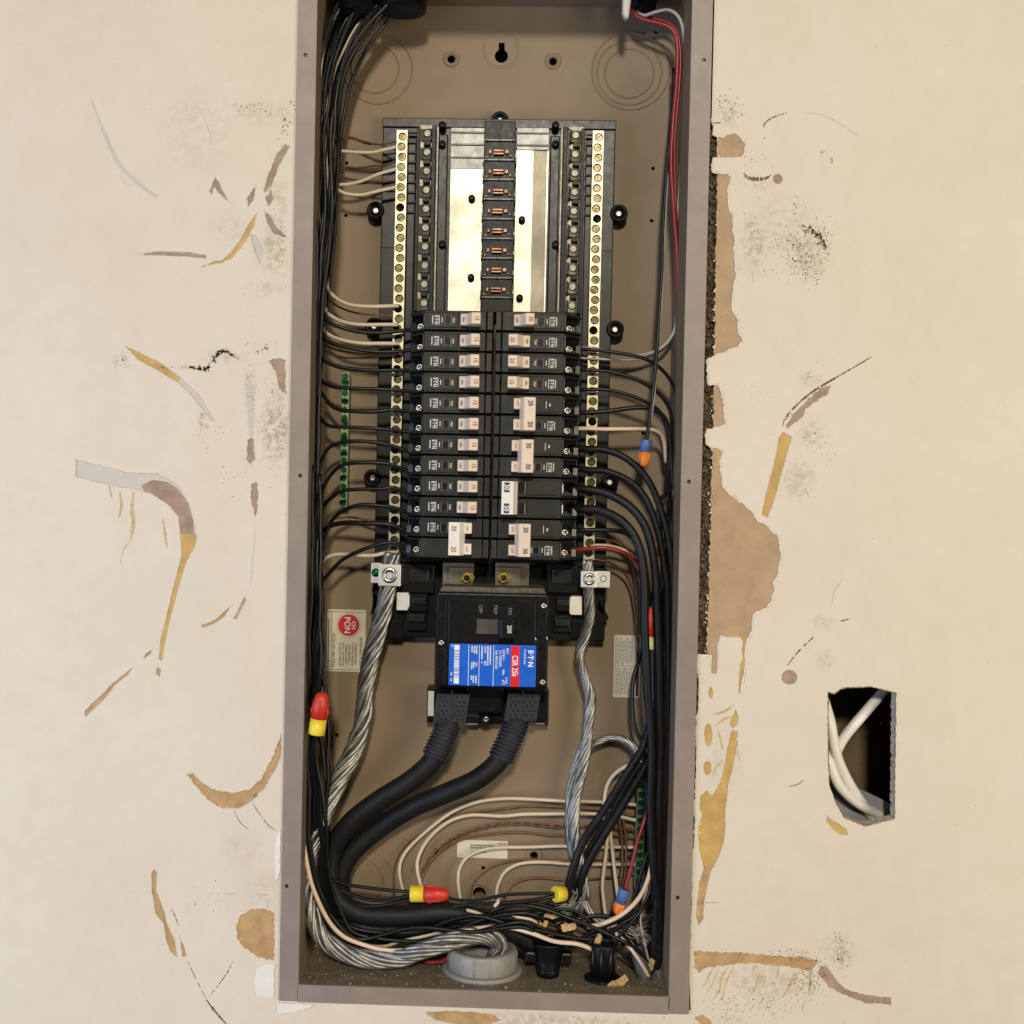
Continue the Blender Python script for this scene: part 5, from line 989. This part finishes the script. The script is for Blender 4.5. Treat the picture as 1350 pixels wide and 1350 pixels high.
for k in range(7):
    t = k/6; dd = 18+k*9+rb.uniform(0, 10); rr_ = 2.6+1.6*(k % 3 == 0)
    p = [(905-2*t+rb.uniform(-1, 1), 500+60*rb.rand(), dd+30)]+[(904-t*9-(y-560)*.022+rb.uniform(-2, 2), y, dd+rb.uniform(-5, 5)) for y in (590, 680, 780, 880, 980, 1080, 1180)]+[(884-t*12, 1290, dd+20)]
    wire("black_wire", "black wire packed in the lower right vertical bundle", p, rr_, M_bwire, "black wires of the lower right bundle", wob=.4)
# ground and neutral loops at the bottom going to the right ground bar
GP = "looped wires running to the lower right ground bar"
LO = [
 ("white_wire", "uppermost looped cream wire above the bottom of the panel", [(532, 1178, 116), (527, 1150, 120), (532, 1128, 126), (552, 1104, 130), (590, 1075, 130), (625, 1059, 130), (660, 1053, 128), (700, 1053, 126), (750, 1056, 124), (800, 1058, 120), (846, 1062, 118)], 2.6, M_white),
 ("white_wire", "second looped cream wire, ending beside the red and yellow connector", [(557, 1176, 108), (551, 1150, 114), (552, 1130, 120), (565, 1105, 126), (590, 1084, 128), (620, 1075, 128), (660, 1076, 126), (690, 1073, 124), (740, 1073, 122), (800, 1074, 118), (846, 1083, 116)], 2.7, M_white),
 ("copper_wire", "outermost brown copper loop left of the cream loops", [(519, 1180, 122), (519, 1148, 128), (530, 1120, 134), (556, 1098, 136), (600, 1076, 136), (660, 1067, 136), (700, 1063, 134), (760, 1065, 132), (846, 1074, 118)], 1.3, M_brownw),
 ("copper_wire", "twisted copper strand, upper of the twisted pair", None, 1.3, M_brownw), ("copper_wire", "twisted copper strand, lower of the twisted pair", None, 1.3, M_brownw),
 ("copper_wire", "plain copper loop just under the twisted copper pair", [(550, 1176, 118), (560, 1148, 126), (578, 1124, 132), (610, 1106, 134), (650, 1100, 134), (690, 1098, 134), (730, 1101, 132), (780, 1099, 130), (846, 1104, 116)], 1.5, M_brownw),
 ("white_wire", "cream loop crossing the serial sticker", [(607, 1186, 116), (604, 1160, 122), (607, 1142, 126), (620, 1127, 130), (645, 1119, 130), (690, 1117, 128), (750, 1115, 126), (800, 1117, 122), (846, 1117, 116)], 2.6, M_white),
 ("copper_wire", "copper loop between the two lowest cream loops", [(619, 1188, 124), (624, 1165, 130), (640, 1148, 134), (662, 1138, 136), (700, 1134, 136), (760, 1134, 134), (810, 1131, 128), (846, 1128, 116)], 1.5, M_brownw),
 ("white_wire", "lowest cream loop left of the yellow connector", [(654, 1182, 118), (657, 1165, 122), (666, 1149, 128), (685, 1139, 130), (715, 1137, 130), (760, 1139, 128), (810, 1140, 122), (846, 1139, 116)], 2.6, M_white),
 ("copper_wire", "lowest copper loop above the yellow connector", [(664, 1184, 124), (674, 1168, 130), (690, 1160, 134), (712, 1158, 136), (750, 1161, 136), (790, 1158, 130), (846, 1150, 116)], 1.5, M_brownw),
 ("white_wire", "cream wire bowing upright from the ground bar, left one", [(848, 1004, 104), (830, 1008, 104), (810, 1021, 106), (799, 1040, 108), (796, 1070, 110), (801, 1100, 108), (799, 1130, 106), (794, 1165, 106), (796, 1190, 104), (800, 1215, 100)], 2.8, M_white),
 ("white_wire", "cream wire bowing upright from the ground bar, right one", [(848, 1016, 108), (828, 1022, 108), (813, 1036, 110), (806, 1058, 112), (804, 1085, 112), (807, 1120, 110), (812, 1160, 108), (816, 1195, 104)], 2.8, M_white),
 ("copper_wire", "brown copper wire standing upright near the ground bar, left one", [(842, 1000, 112), (822, 1012, 114), (816, 1040, 116), (817, 1080, 116), (821, 1120, 114), (819, 1160, 112), (806, 1205, 108)], 1.9, M_brownw),
 ("copper_wire", "brown copper wire standing upright near the ground bar, right one", [(845, 1035, 116), (830, 1048, 118), (822, 1075, 118), (826, 1110, 116), (824, 1150, 114), (816, 1190, 110)], 1.9, M_brownw),
 ("black_wire", "short black wire beside the green screws at lower right", [(856, 1120, 92), (846, 1150, 90), (838, 1180, 90), (830, 1210, 92)], 2.6, M_bwire),
 ("red_wire", "bright red wire entering the lower blue and orange connector", [(868, 1010, 84), (862, 1035, 82), (856, 1060, 78), (848, 1086, 70), (840, 1110, 64), (832, 1145, 60), (824, 1174, 58)], 2.6, M_red),
 ("white_wire", "thick cream wire curving through the lower right corner", [(862, 1110, 76), (859, 1140, 66), (852, 1166, 58), (840, 1187, 54), (820, 1205, 54), (795, 1217, 60), (775, 1222, 70)], 3.2, M_pink)]
tw = pix([(548, 1176, 120), (557, 1146, 126), (574, 1122, 130), (605, 1101, 131), (650, 1088, 131), (690, 1086, 131), (740, 1090, 131), (790, 1090, 128), (846, 1094, 116)], 24)
k_ = 0
for nm, l, p, r, mm in LO:
    if p is None:
        LL = np.r_[0, np.cumsum(np.linalg.norm(np.diff(tw, axis=0), axis=1))]; ph = LL/4.6+math.pi*k_; k_ += 1
        q = tw.copy(); q[:, 2] += 1.6*np.cos(ph); q[:, 1] += 1.6*np.sin(ph)
        o = MB().tube(q, r, 6).build(nm, mm, loc=q[0]); setup(o, l, "wire", GP)
    else: wire(nm, l, p, r, mm, GP)
# tangle along the bottom
GT = "tangled wires along the bottom of the panel"
TG = [
 ("black_wire", "black wire entering the red and yellow connector from the left, upper one", [(424, 1130, 84), (432, 1152, 78), (450, 1164, 72), (480, 1170, 66), (515, 1174, 62), (546, 1176, 60)], 2.6, M_bwire),
 ("black_wire", "black wire entering the red and yellow connector from the left, middle one", [(422, 1140, 92), (440, 1168, 84), (470, 1182, 76), (505, 1187, 68), (546, 1180, 62)], 2.8, M_bwire),
 ("black_wire", "black wire entering the red and yellow connector from the left, lower one", [(424, 1150, 98), (450, 1184, 86), (482, 1194, 78), (515, 1192, 68), (546, 1184, 62)], 2.6, M_bwire),
 ("black_wire", "upper black wire leading into the yellow connector", [(586, 1182, 74), (605, 1187, 70), (630, 1187, 66), (660, 1181, 62), (700, 1178, 58), (734, 1178, 56)], 2.4, M_bwire2),
 ("black_wire", "lower black wire leading into the yellow connector", [(560, 1200, 90), (600, 1194, 76), (640, 1192, 66), (680, 1189, 60), (712, 1185, 56), (734, 1181, 56)], 2.8, M_bwire),
 ("black_wire", "black wire crossing the bottom from the feed cables to the right corner", [(640, 1215, 76), (652, 1200, 66), (680, 1194, 60), (710, 1196, 56), (745, 1208, 52), (785, 1224, 50), (815, 1238, 54), (840, 1252, 62), (858, 1275, 72)], 2.9, M_bwire),
 ("black_wire", "black wire curling over the left black clamp", [(570, 1244, 84), (600, 1228, 72), (640, 1211, 62), (680, 1204, 58), (705, 1206, 60), (716, 1216, 68), (720, 1240, 80)], 2.9, M_bwire),
 ("black_wire", "second black wire curling over the left black clamp", [(600, 1240, 92), (640, 1222, 80), (676, 1212, 72), (700, 1214, 72), (710, 1228, 80), (716, 1255, 88)], 2.7, M_bwire2),
 ("black_wire", "black wire lying just above the long cream wire at the bottom", [(615, 1226, 78), (650, 1217, 68), (690, 1222, 60), (730, 1232, 56), (770, 1238, 56), (800, 1240, 60), (812, 1252, 68)], 2.6, M_bwire2),
 ("black_wire", "black wire rising from the right black clamp to the right bundle", [(790, 1262, 70), (800, 1240, 66), (815, 1222, 64), (838, 1205, 66), (852, 1180, 72), (858, 1145, 80)], 2.7, M_bwire),
 ("black_wire", "second black wire rising from the right black clamp", [(800, 1265, 80), (815, 1240, 76), (832, 1222, 74), (845, 1200, 76), (852, 1170, 84)], 2.4, M_bwire),
 ("black_wire", "black wire dropping into the corner sheath at lower right", [(866, 1180, 80), (862, 1210, 76), (856, 1240, 74), (852, 1270, 76), (852, 1300, 80)], 2.5, M_bwire),
 ("black_wire", "thin grey edged wire hanging in the lower right corner", [(856, 1165, 66), (848, 1190, 62), (845, 1215, 62), (850, 1245, 66), (857, 1275, 72)], 1.6, M_grey),
 ("white_wire", "cream wire stub in the lower right corner sheath", [(800, 1222, 84), (814, 1232, 66), (828, 1246, 60), (840, 1262, 56), (852, 1282, 56), (858, 1296, 62)], 2.6, M_pink),
 ("white_wire", "short cream wire glimpsed among the black wires left of the clamps", [(660, 1208, 90), (674, 1209, 64), (690, 1210, 60), (704, 1214, 64), (716, 1228, 84)], 2.0, M_pink),
 ("white_wire", "short cream wire emerging beside the thick feed cable end", [(600, 1198, 112), (615, 1200, 78), (630, 1204, 72), (648, 1212, 76), (660, 1220, 110)], 2.4, M_white),
 ("white_wire", "cream wire end peeping out under the black wires", [(652, 1195, 60), (656, 1190, 60), (657, 1186, 64)], 2.6, M_white),
 ("white_wire", "cream wire under the twisted cable at the bottom left", [(480, 1246, 100), (505, 1248, 78), (530, 1240, 70), (560, 1234, 68), (590, 1228, 80), (620, 1226, 110)], 2.2, M_white),
 ("red_wire", "red wire end hidden below the twisted cable", [(560, 1268, 84), (580, 1268, 80), (592, 1262, 80)], 3.0, M_red)]
for nm, l, p, r, mm in TG: wire(nm, l, p, r, mm, GT)

rt = np.random.RandomState(21)
for k, (a, b_) in enumerate([((722, 1280), (856, 1130)), ((726, 1275), (868, 1160)), ((792, 1270), (866, 1120)), ((797, 1262), (874, 1180)), ((652, 1226), (806, 1262)), ((600, 1215), (790, 1256)), ((700, 1205), (838, 1278)), ((640, 1202), (800, 1240)), ((740, 1216), (854, 1240))]):
    up = b_[1] < 1200; mid = ((a[0]*1.2+b_[0]*.8)/2+rt.uniform(-8, 8), (1236 if up else min(a[1], b_[1])-rt.uniform(2, 16)))
    q2 = (b_[0]-rt.uniform(4, 14), (mid[1]+b_[1])/2+8) if up else ((mid[0]+b_[0])/2, (mid[1]+b_[1])/2-rt.uniform(0, 6))
    wire("black_wire", ["black wire looping from the funnel clamp up to the right bundle", "dusty black wire looping from the funnel clamp to the right corner", "black wire looping from the collared clamp up to the right bundle", "dusty black wire looping from the collared clamp to the right corner", "black wire from the grey bushing to the collared clamp", "dusty black wire from the feed cable bend to the collared clamp", "black wire from above the funnel clamp to the corner sheath", "dusty black wire passing over both black clamps", "black wire behind the paper scraps heading to the right bundle"][k], [(a[0], a[1], 74), (mid[0], mid[1], 60+rt.uniform(-8, 20)), (q2[0], q2[1], 64+rt.uniform(-6, 18)), (b_[0], b_[1], 80)], rt.uniform(2.2, 3.0), M_bwire2 if k % 2 else M_bwire, GT)
# ------------------------------------------------------------------ twist-on wire connectors
def nut(label, a, b_, r, m1, m2, split=.5, grp="twist-on wire connectors"):
    """a = skirt end (open), b_ = tip"""
    A, B = P(*a), P(*b_); L = np.linalg.norm(B-A); ax = (B-A)/L; t = thing("wire_connector", label, "wire connector", A, grp)
    q = MB().lathe(A, ax, [(r*.7, 1.5), (r*.98, 0), (r*1.06, 1.0), (r*1.02, L*split)], 20).build("skirt", m1, t)
    if m2 is not None:
        prof = [(r*.97, L*split+.01), (r*.95, L*.72), (r*.82, L*.9), (r*.6, L*.98), (r*.25, L)]
        mb = MB().lathe(A, ax, prof, 20)
        for k in range(8):                               # grip ribs
            th = 6.2832*k/8; u = np.cross(ax, (0, 1, .1)); u /= np.linalg.norm(u); v = np.cross(ax, u); dr = math.cos(th)*u+math.sin(th)*v
            mb.tube([A+ax*L*split+dr*r*.96, A+ax*L*.72+dr*r*.95, A+ax*L*.93+dr*r*.74], [.9, .9, .5], 6)
        mb.build("cap", m2, t)
        if m2 is M_nutred:
            u = np.cross(ax, (0, 1, 0)); u /= np.linalg.norm(u)
            for s_ in (-1, 1):
                c = A+ax*L*(split+.16)+u*s_*r*1.0; MB().tube([A+ax*L*(split+.02)+u*s_*r*.9, c, A+ax*L*(split+.34)+u*s_*r*.85], [1.6, 2.4, 1.2], 6).build("wing", m2, t)
    return t
nut("red and yellow connector pointing up beside the left bundle", (417, 968, 10), (425, 913, 8), 10.8, M_nutyel, M_nutred, .38)
nut("red and yellow connector lying on its side over the feed cables", (541, 1178, 58), (592, 1179, 56), 10.8, M_nutyel, M_nutred, .35)
nut("yellow connector with no red cap showing, against the slanting cables", (731, 1179, 52), (744, 1178, 60), 10.4, M_nutyel, None, .95)
nut("orange and blue connector hanging on the thin black wire at right", (852, 580, 56), (849, 615, 56), 7.4, M_nutblue, M_nutor, .46)
nut("orange and blue connector low in the right corner on the red wire", (824, 1172, 56), (813, 1205, 58), 7.2, M_nutblue, M_nutor, .55)
nut("red and pale yellow connector squeezed between the heavy right cables", (859, 856, 66), (859, 800, 66), 6.0, mat("connector_pale_yellow", (0.60, 0.60, 0.18), 0.42), M_nutred, .30)

# ------------------------------------------------------------------ conduit bushing, clamps and sheaths in the floor
c = P(636, 1272, 72); bs = thing("conduit_bushing", "grey plastic conduit bushing in the floor of the panel", "conduit bushing", (c[0], 72, ZB))
MB().lathe((c[0], 72, ZB), (0, 0, 1), [(55, 0), (55, 5), (52, 6), (50, 6)], 40).build("locknut", M_pvc, bs)
n = 48; mb = MB().lathe((c[0], 72, ZB+5), (0, 0, 1), [(46.5, 0), (47.5, 2), (47.5, 24), (46.5, 27), (44, 28), (38, 28), (36, 26), (36, 2), (36, 1)], n); mb.build("ring", M_pvc, bs)
mb = MB()
for k in range(14):
    a = 6.2832*k/14; mb.box(-1, 1, -1, 1, 0, 0) if False else mb.tube([(c[0]+47.6*math.cos(a), 72+47.6*math.sin(a), ZB+7), (c[0]+47.6*math.cos(a), 72+47.6*math.sin(a), ZB+29)], .8, 5)
mb.build("grip_rib", M_pvc, bs)
MB().lathe((c[0], 72, ZB+6), (0, 0, 1), [(35.8, 0), (35.8, .5)], 30).build("throat_shade", M_hole_shade, bs)  # black disc paints the shade down inside the bushing
def clamp(label, px, py, d, ring_):
    c = P(px, py, d); t = thing("cable_clamp", label, "cable clamp", (c[0], d, ZB), "black cable clamps in the floor")
    if ring_:
        MB().lathe((c[0], d, ZB), (0, 0, 1), [(25, 0), (25, 2.5), (23, 4), (17, 4)], 30).build("collar", M_black, t)
        MB().lathe((c[0], d, ZB), (0, 0, 1), [(15, 2), (15.5, 30), (17, 46), (15.5, 50), (12, 50)], 22).build("sleeve", M_black, t)
        mb = MB()
        for k in range(7): a = 6.28*k/7; mb.tube([(c[0]+15*math.cos(a), d+15*math.sin(a), ZB+3), (c[0]+15.8*math.cos(a), d+15.8*math.sin(a), ZB+46)], 2.2, 6)
        mb.build("wire_fill", M_bwire, t)
    else:
        MB().lathe((c[0], d, ZB), (0, 0, 1), [(15, 0), (16, 3), (16, 10), (15, 12), (17, 28), (21, 44), (22, 47), (20, 47), (16, 34)], 26).build("funnel", M_black, t)
        MB().lathe((c[0], d, ZB), (0, 0, 1), [(16.6, 11), (17.4, 13), (16.8, 15)], 26).build("band", M_black, t)
        for s_ in (-1, 1): MB().box(c[0]+s_*17, c[0]+s_*32, d-8, d+8, ZB+18, ZB+34).build("ear", M_black, t, bev=3)
    return t
clamp("funnel shaped black cable clamp beside the grey bushing", 722, 1296, 62, False)
clamp("round collared black cable clamp, right of the funnel shaped one", 794, 1302, 56, True)
wire("cable_sheath", "dusty grey cable sheath in the bottom right corner, inner one", [(838, 1248, 76), (845, 1270, 70), (851, 1292, 62), (853, 1316, 56)], 10.5, M_sheath, "cable sheaths in the lower right corner", "cable sheath", 12)
wire("cable_sheath", "dusty grey cable sheath in the bottom right corner, outer one", [(862, 1240, 92), (866, 1268, 86), (868, 1290, 78), (869, 1316, 70)], 9.5, M_sheath, "cable sheaths in the lower right corner", "cable sheath", 12)
# frayed bright strands near the corner
def fray(label, cx, cy, d, n, L, ang, m):
    c = P(cx, cy, d); t = thing("frayed_strands", label, "wire strands", c, "frayed bare strands"); mb = MB()
    for k in range(n):
        a = R_(ang+random.uniform(-22, 22)); st_ = c+np.array((random.uniform(-9, 9), random.uniform(-4, 4), random.uniform(-9, 9))); l2 = L*random.uniform(.6, 1.1)
        e = st_+np.array((math.cos(a)*l2, random.uniform(-4, 4), math.sin(a)*l2)); mid = (st_+e)/2+np.array((random.uniform(-3, 3), random.uniform(-3, 2), random.uniform(-3, 3)))
        mb.tube(spline([st_, mid, e], 4), .75, 5)
    mb.build("strands", m, t)
fray("bright frayed strands fanned out in the lower right corner", 832, 1226, 66, 26, 26, -35, M_alu)
fray("fine silver strands splayed left of the slanting cables' foot", 752, 1198, 84, 26, 26, 200, M_alu)
fray("silver strands trailing down behind the blue and orange connector", 764, 1180, 88, 16, 26, 250, M_alu)
# scraps of torn sheath paper
def scrap(label, px, py, d, w_, h_, ang, tilt):
    c = P(px, py, d); t = MB(); nx_, nz_ = 6, 4; vs = []
    for j in range(nz_+1):
        for i in range(nx_+1):
            u, v = (i/nx_-.5)*w_, (j/nz_-.5)*h_*(1-.35*abs(i/nx_-.4)); u += random.uniform(-.8, .8); v += random.uniform(-.8, .8)
            y = tilt*v+2.2*math.sin(i*1.3)+random.uniform(-.7, .7); ca, sa = math.cos(R_(ang)), math.sin(R_(ang)); vs.append((c[0]+u*ca-v*sa, c[1]+y, c[2]+u*sa+v*ca))
    fs = [(j*(nx_+1)+i, j*(nx_+1)+i+1, (j+1)*(nx_+1)+i+1, (j+1)*(nx_+1)+i) for j in range(nz_) for i in range(nx_)]
    t.add(vs, fs); o = t.build("paper_scrap", M_paper, loc=c); sd = o.modifiers.new("solid", 'SOLIDIFY'); sd.thickness = .6*S; setup(o, label, "paper scrap", "torn kraft paper scraps")
scrap("torn kraft paper scrap lying before the collared clamp", 815, 1296, 30, 27, 14, 32, -.6)
scrap("torn kraft paper scrap poking up above the funnel clamp, right one", 750, 1222, 62, 20, 10, 14, .5)
scrap("torn kraft paper scrap poking up above the funnel clamp, left one", 716, 1218, 66, 11, 11, -10, .4)
scrap("narrow kraft paper scrap laid across the wires above the funnel clamp", 727, 1208, 70, 20, 5, -4, .3)
scrap("kraft paper shred at the mouth of the corner sheath", 859, 1272, 64, 8, 16, -10, .3)
scrap("kraft paper shred sticking out of the collared clamp", 789, 1240, 52, 8, 16, -25, .3)
# connectors in the top wall where the cables come in
def top_conn(label, px, d, r, h):
    c = P(px, 0, d); t = thing("cable_connector", label, "cable connector", (c[0], d, ZT), "black cable connectors in the top wall")
    MB().lathe((c[0], d, ZT), (0, 0, -1), [(r, 0), (r, 5), (r*.85, 6), (r*.8, h), (r*.7, h+1)], 26).build("body", M_black, t)
    MB().lathe((c[0], d, ZT-h-1.2), (0, 0, -1), [(r*.6, 0), (r*.6, .5)], 22).build("throat_shade", M_hole_shade, t)  # black disc paints the shade inside the connector mouth
top_conn("wide black cable connector at the top left corner", 530, 76, 42, 32); top_conn("black cable connector in the top wall over the left bundle", 470, 66, 30, 40)
top_conn("small black cable connector at the top right", 848, 96, 22, 20)
o = MB().plate([tuple(P(x, y, 60)[[0, 2]]) for x, y in [(821, -30), (834, -30), (832, 0), (829, 24), (824, 26), (820, 18)]], 58, 70).build("cable_sheath", M_grey, loc=P(826, 0, 60), bev=3)
setup(o, "pale flat cable sheath end hanging from the top right", "cable sheath")
wire("white_wire", "dim pale wire end at the black connector top left", [(500, -5, 84), (493, 8, 80), (490, 18, 78), (494, 25, 80)], 1.8, M_brownw)

# ------------------------------------------------------------------ the broken opening in the wall at right
for l, p, r in [("white cable crossing upward in the broken wall opening", [(1080, 1020, 60), (1098, 1000, 40), (1112, 975, 36), (1135, 945, 40), (1170, 905, 60)], 7),
                ("white cable running down behind the edge of the broken wall opening", [(1080, 900, 60), (1094, 950, 34), (1101, 985, 30), (1110, 1015, 32), (1130, 1050, 44), (1160, 1090, 70)], 7),
                ("lowest white cable in the broken wall opening, curving to the right", [(1078, 970, 60), (1092, 1000, 34), (1100, 1022, 30), (1112, 1042, 32), (1135, 1062, 44), (1170, 1080, 70)], 7)]:
    wire("white_cable", l, p, r, M_ivw, "white cables in the wall opening", "cable", 12)
o = MB().plate(W([(1095, 1030), (1112, 1030), (1175, 1060), (1175, 1100), (1120, 1100), (1105, 1075)], 60), 60, 72).build("grey_plate", mat("grey_plate_face", (0.25, 0.25, 0.27), 0.5), loc=P(1120, 1060, 60), bev=1)  # flat grey plate set low in the opening
setup(o, "flat grey bracket low inside the broken wall opening", "slab")

for o in bpy.data.objects:
    if "_o" in o: del o["_o"]
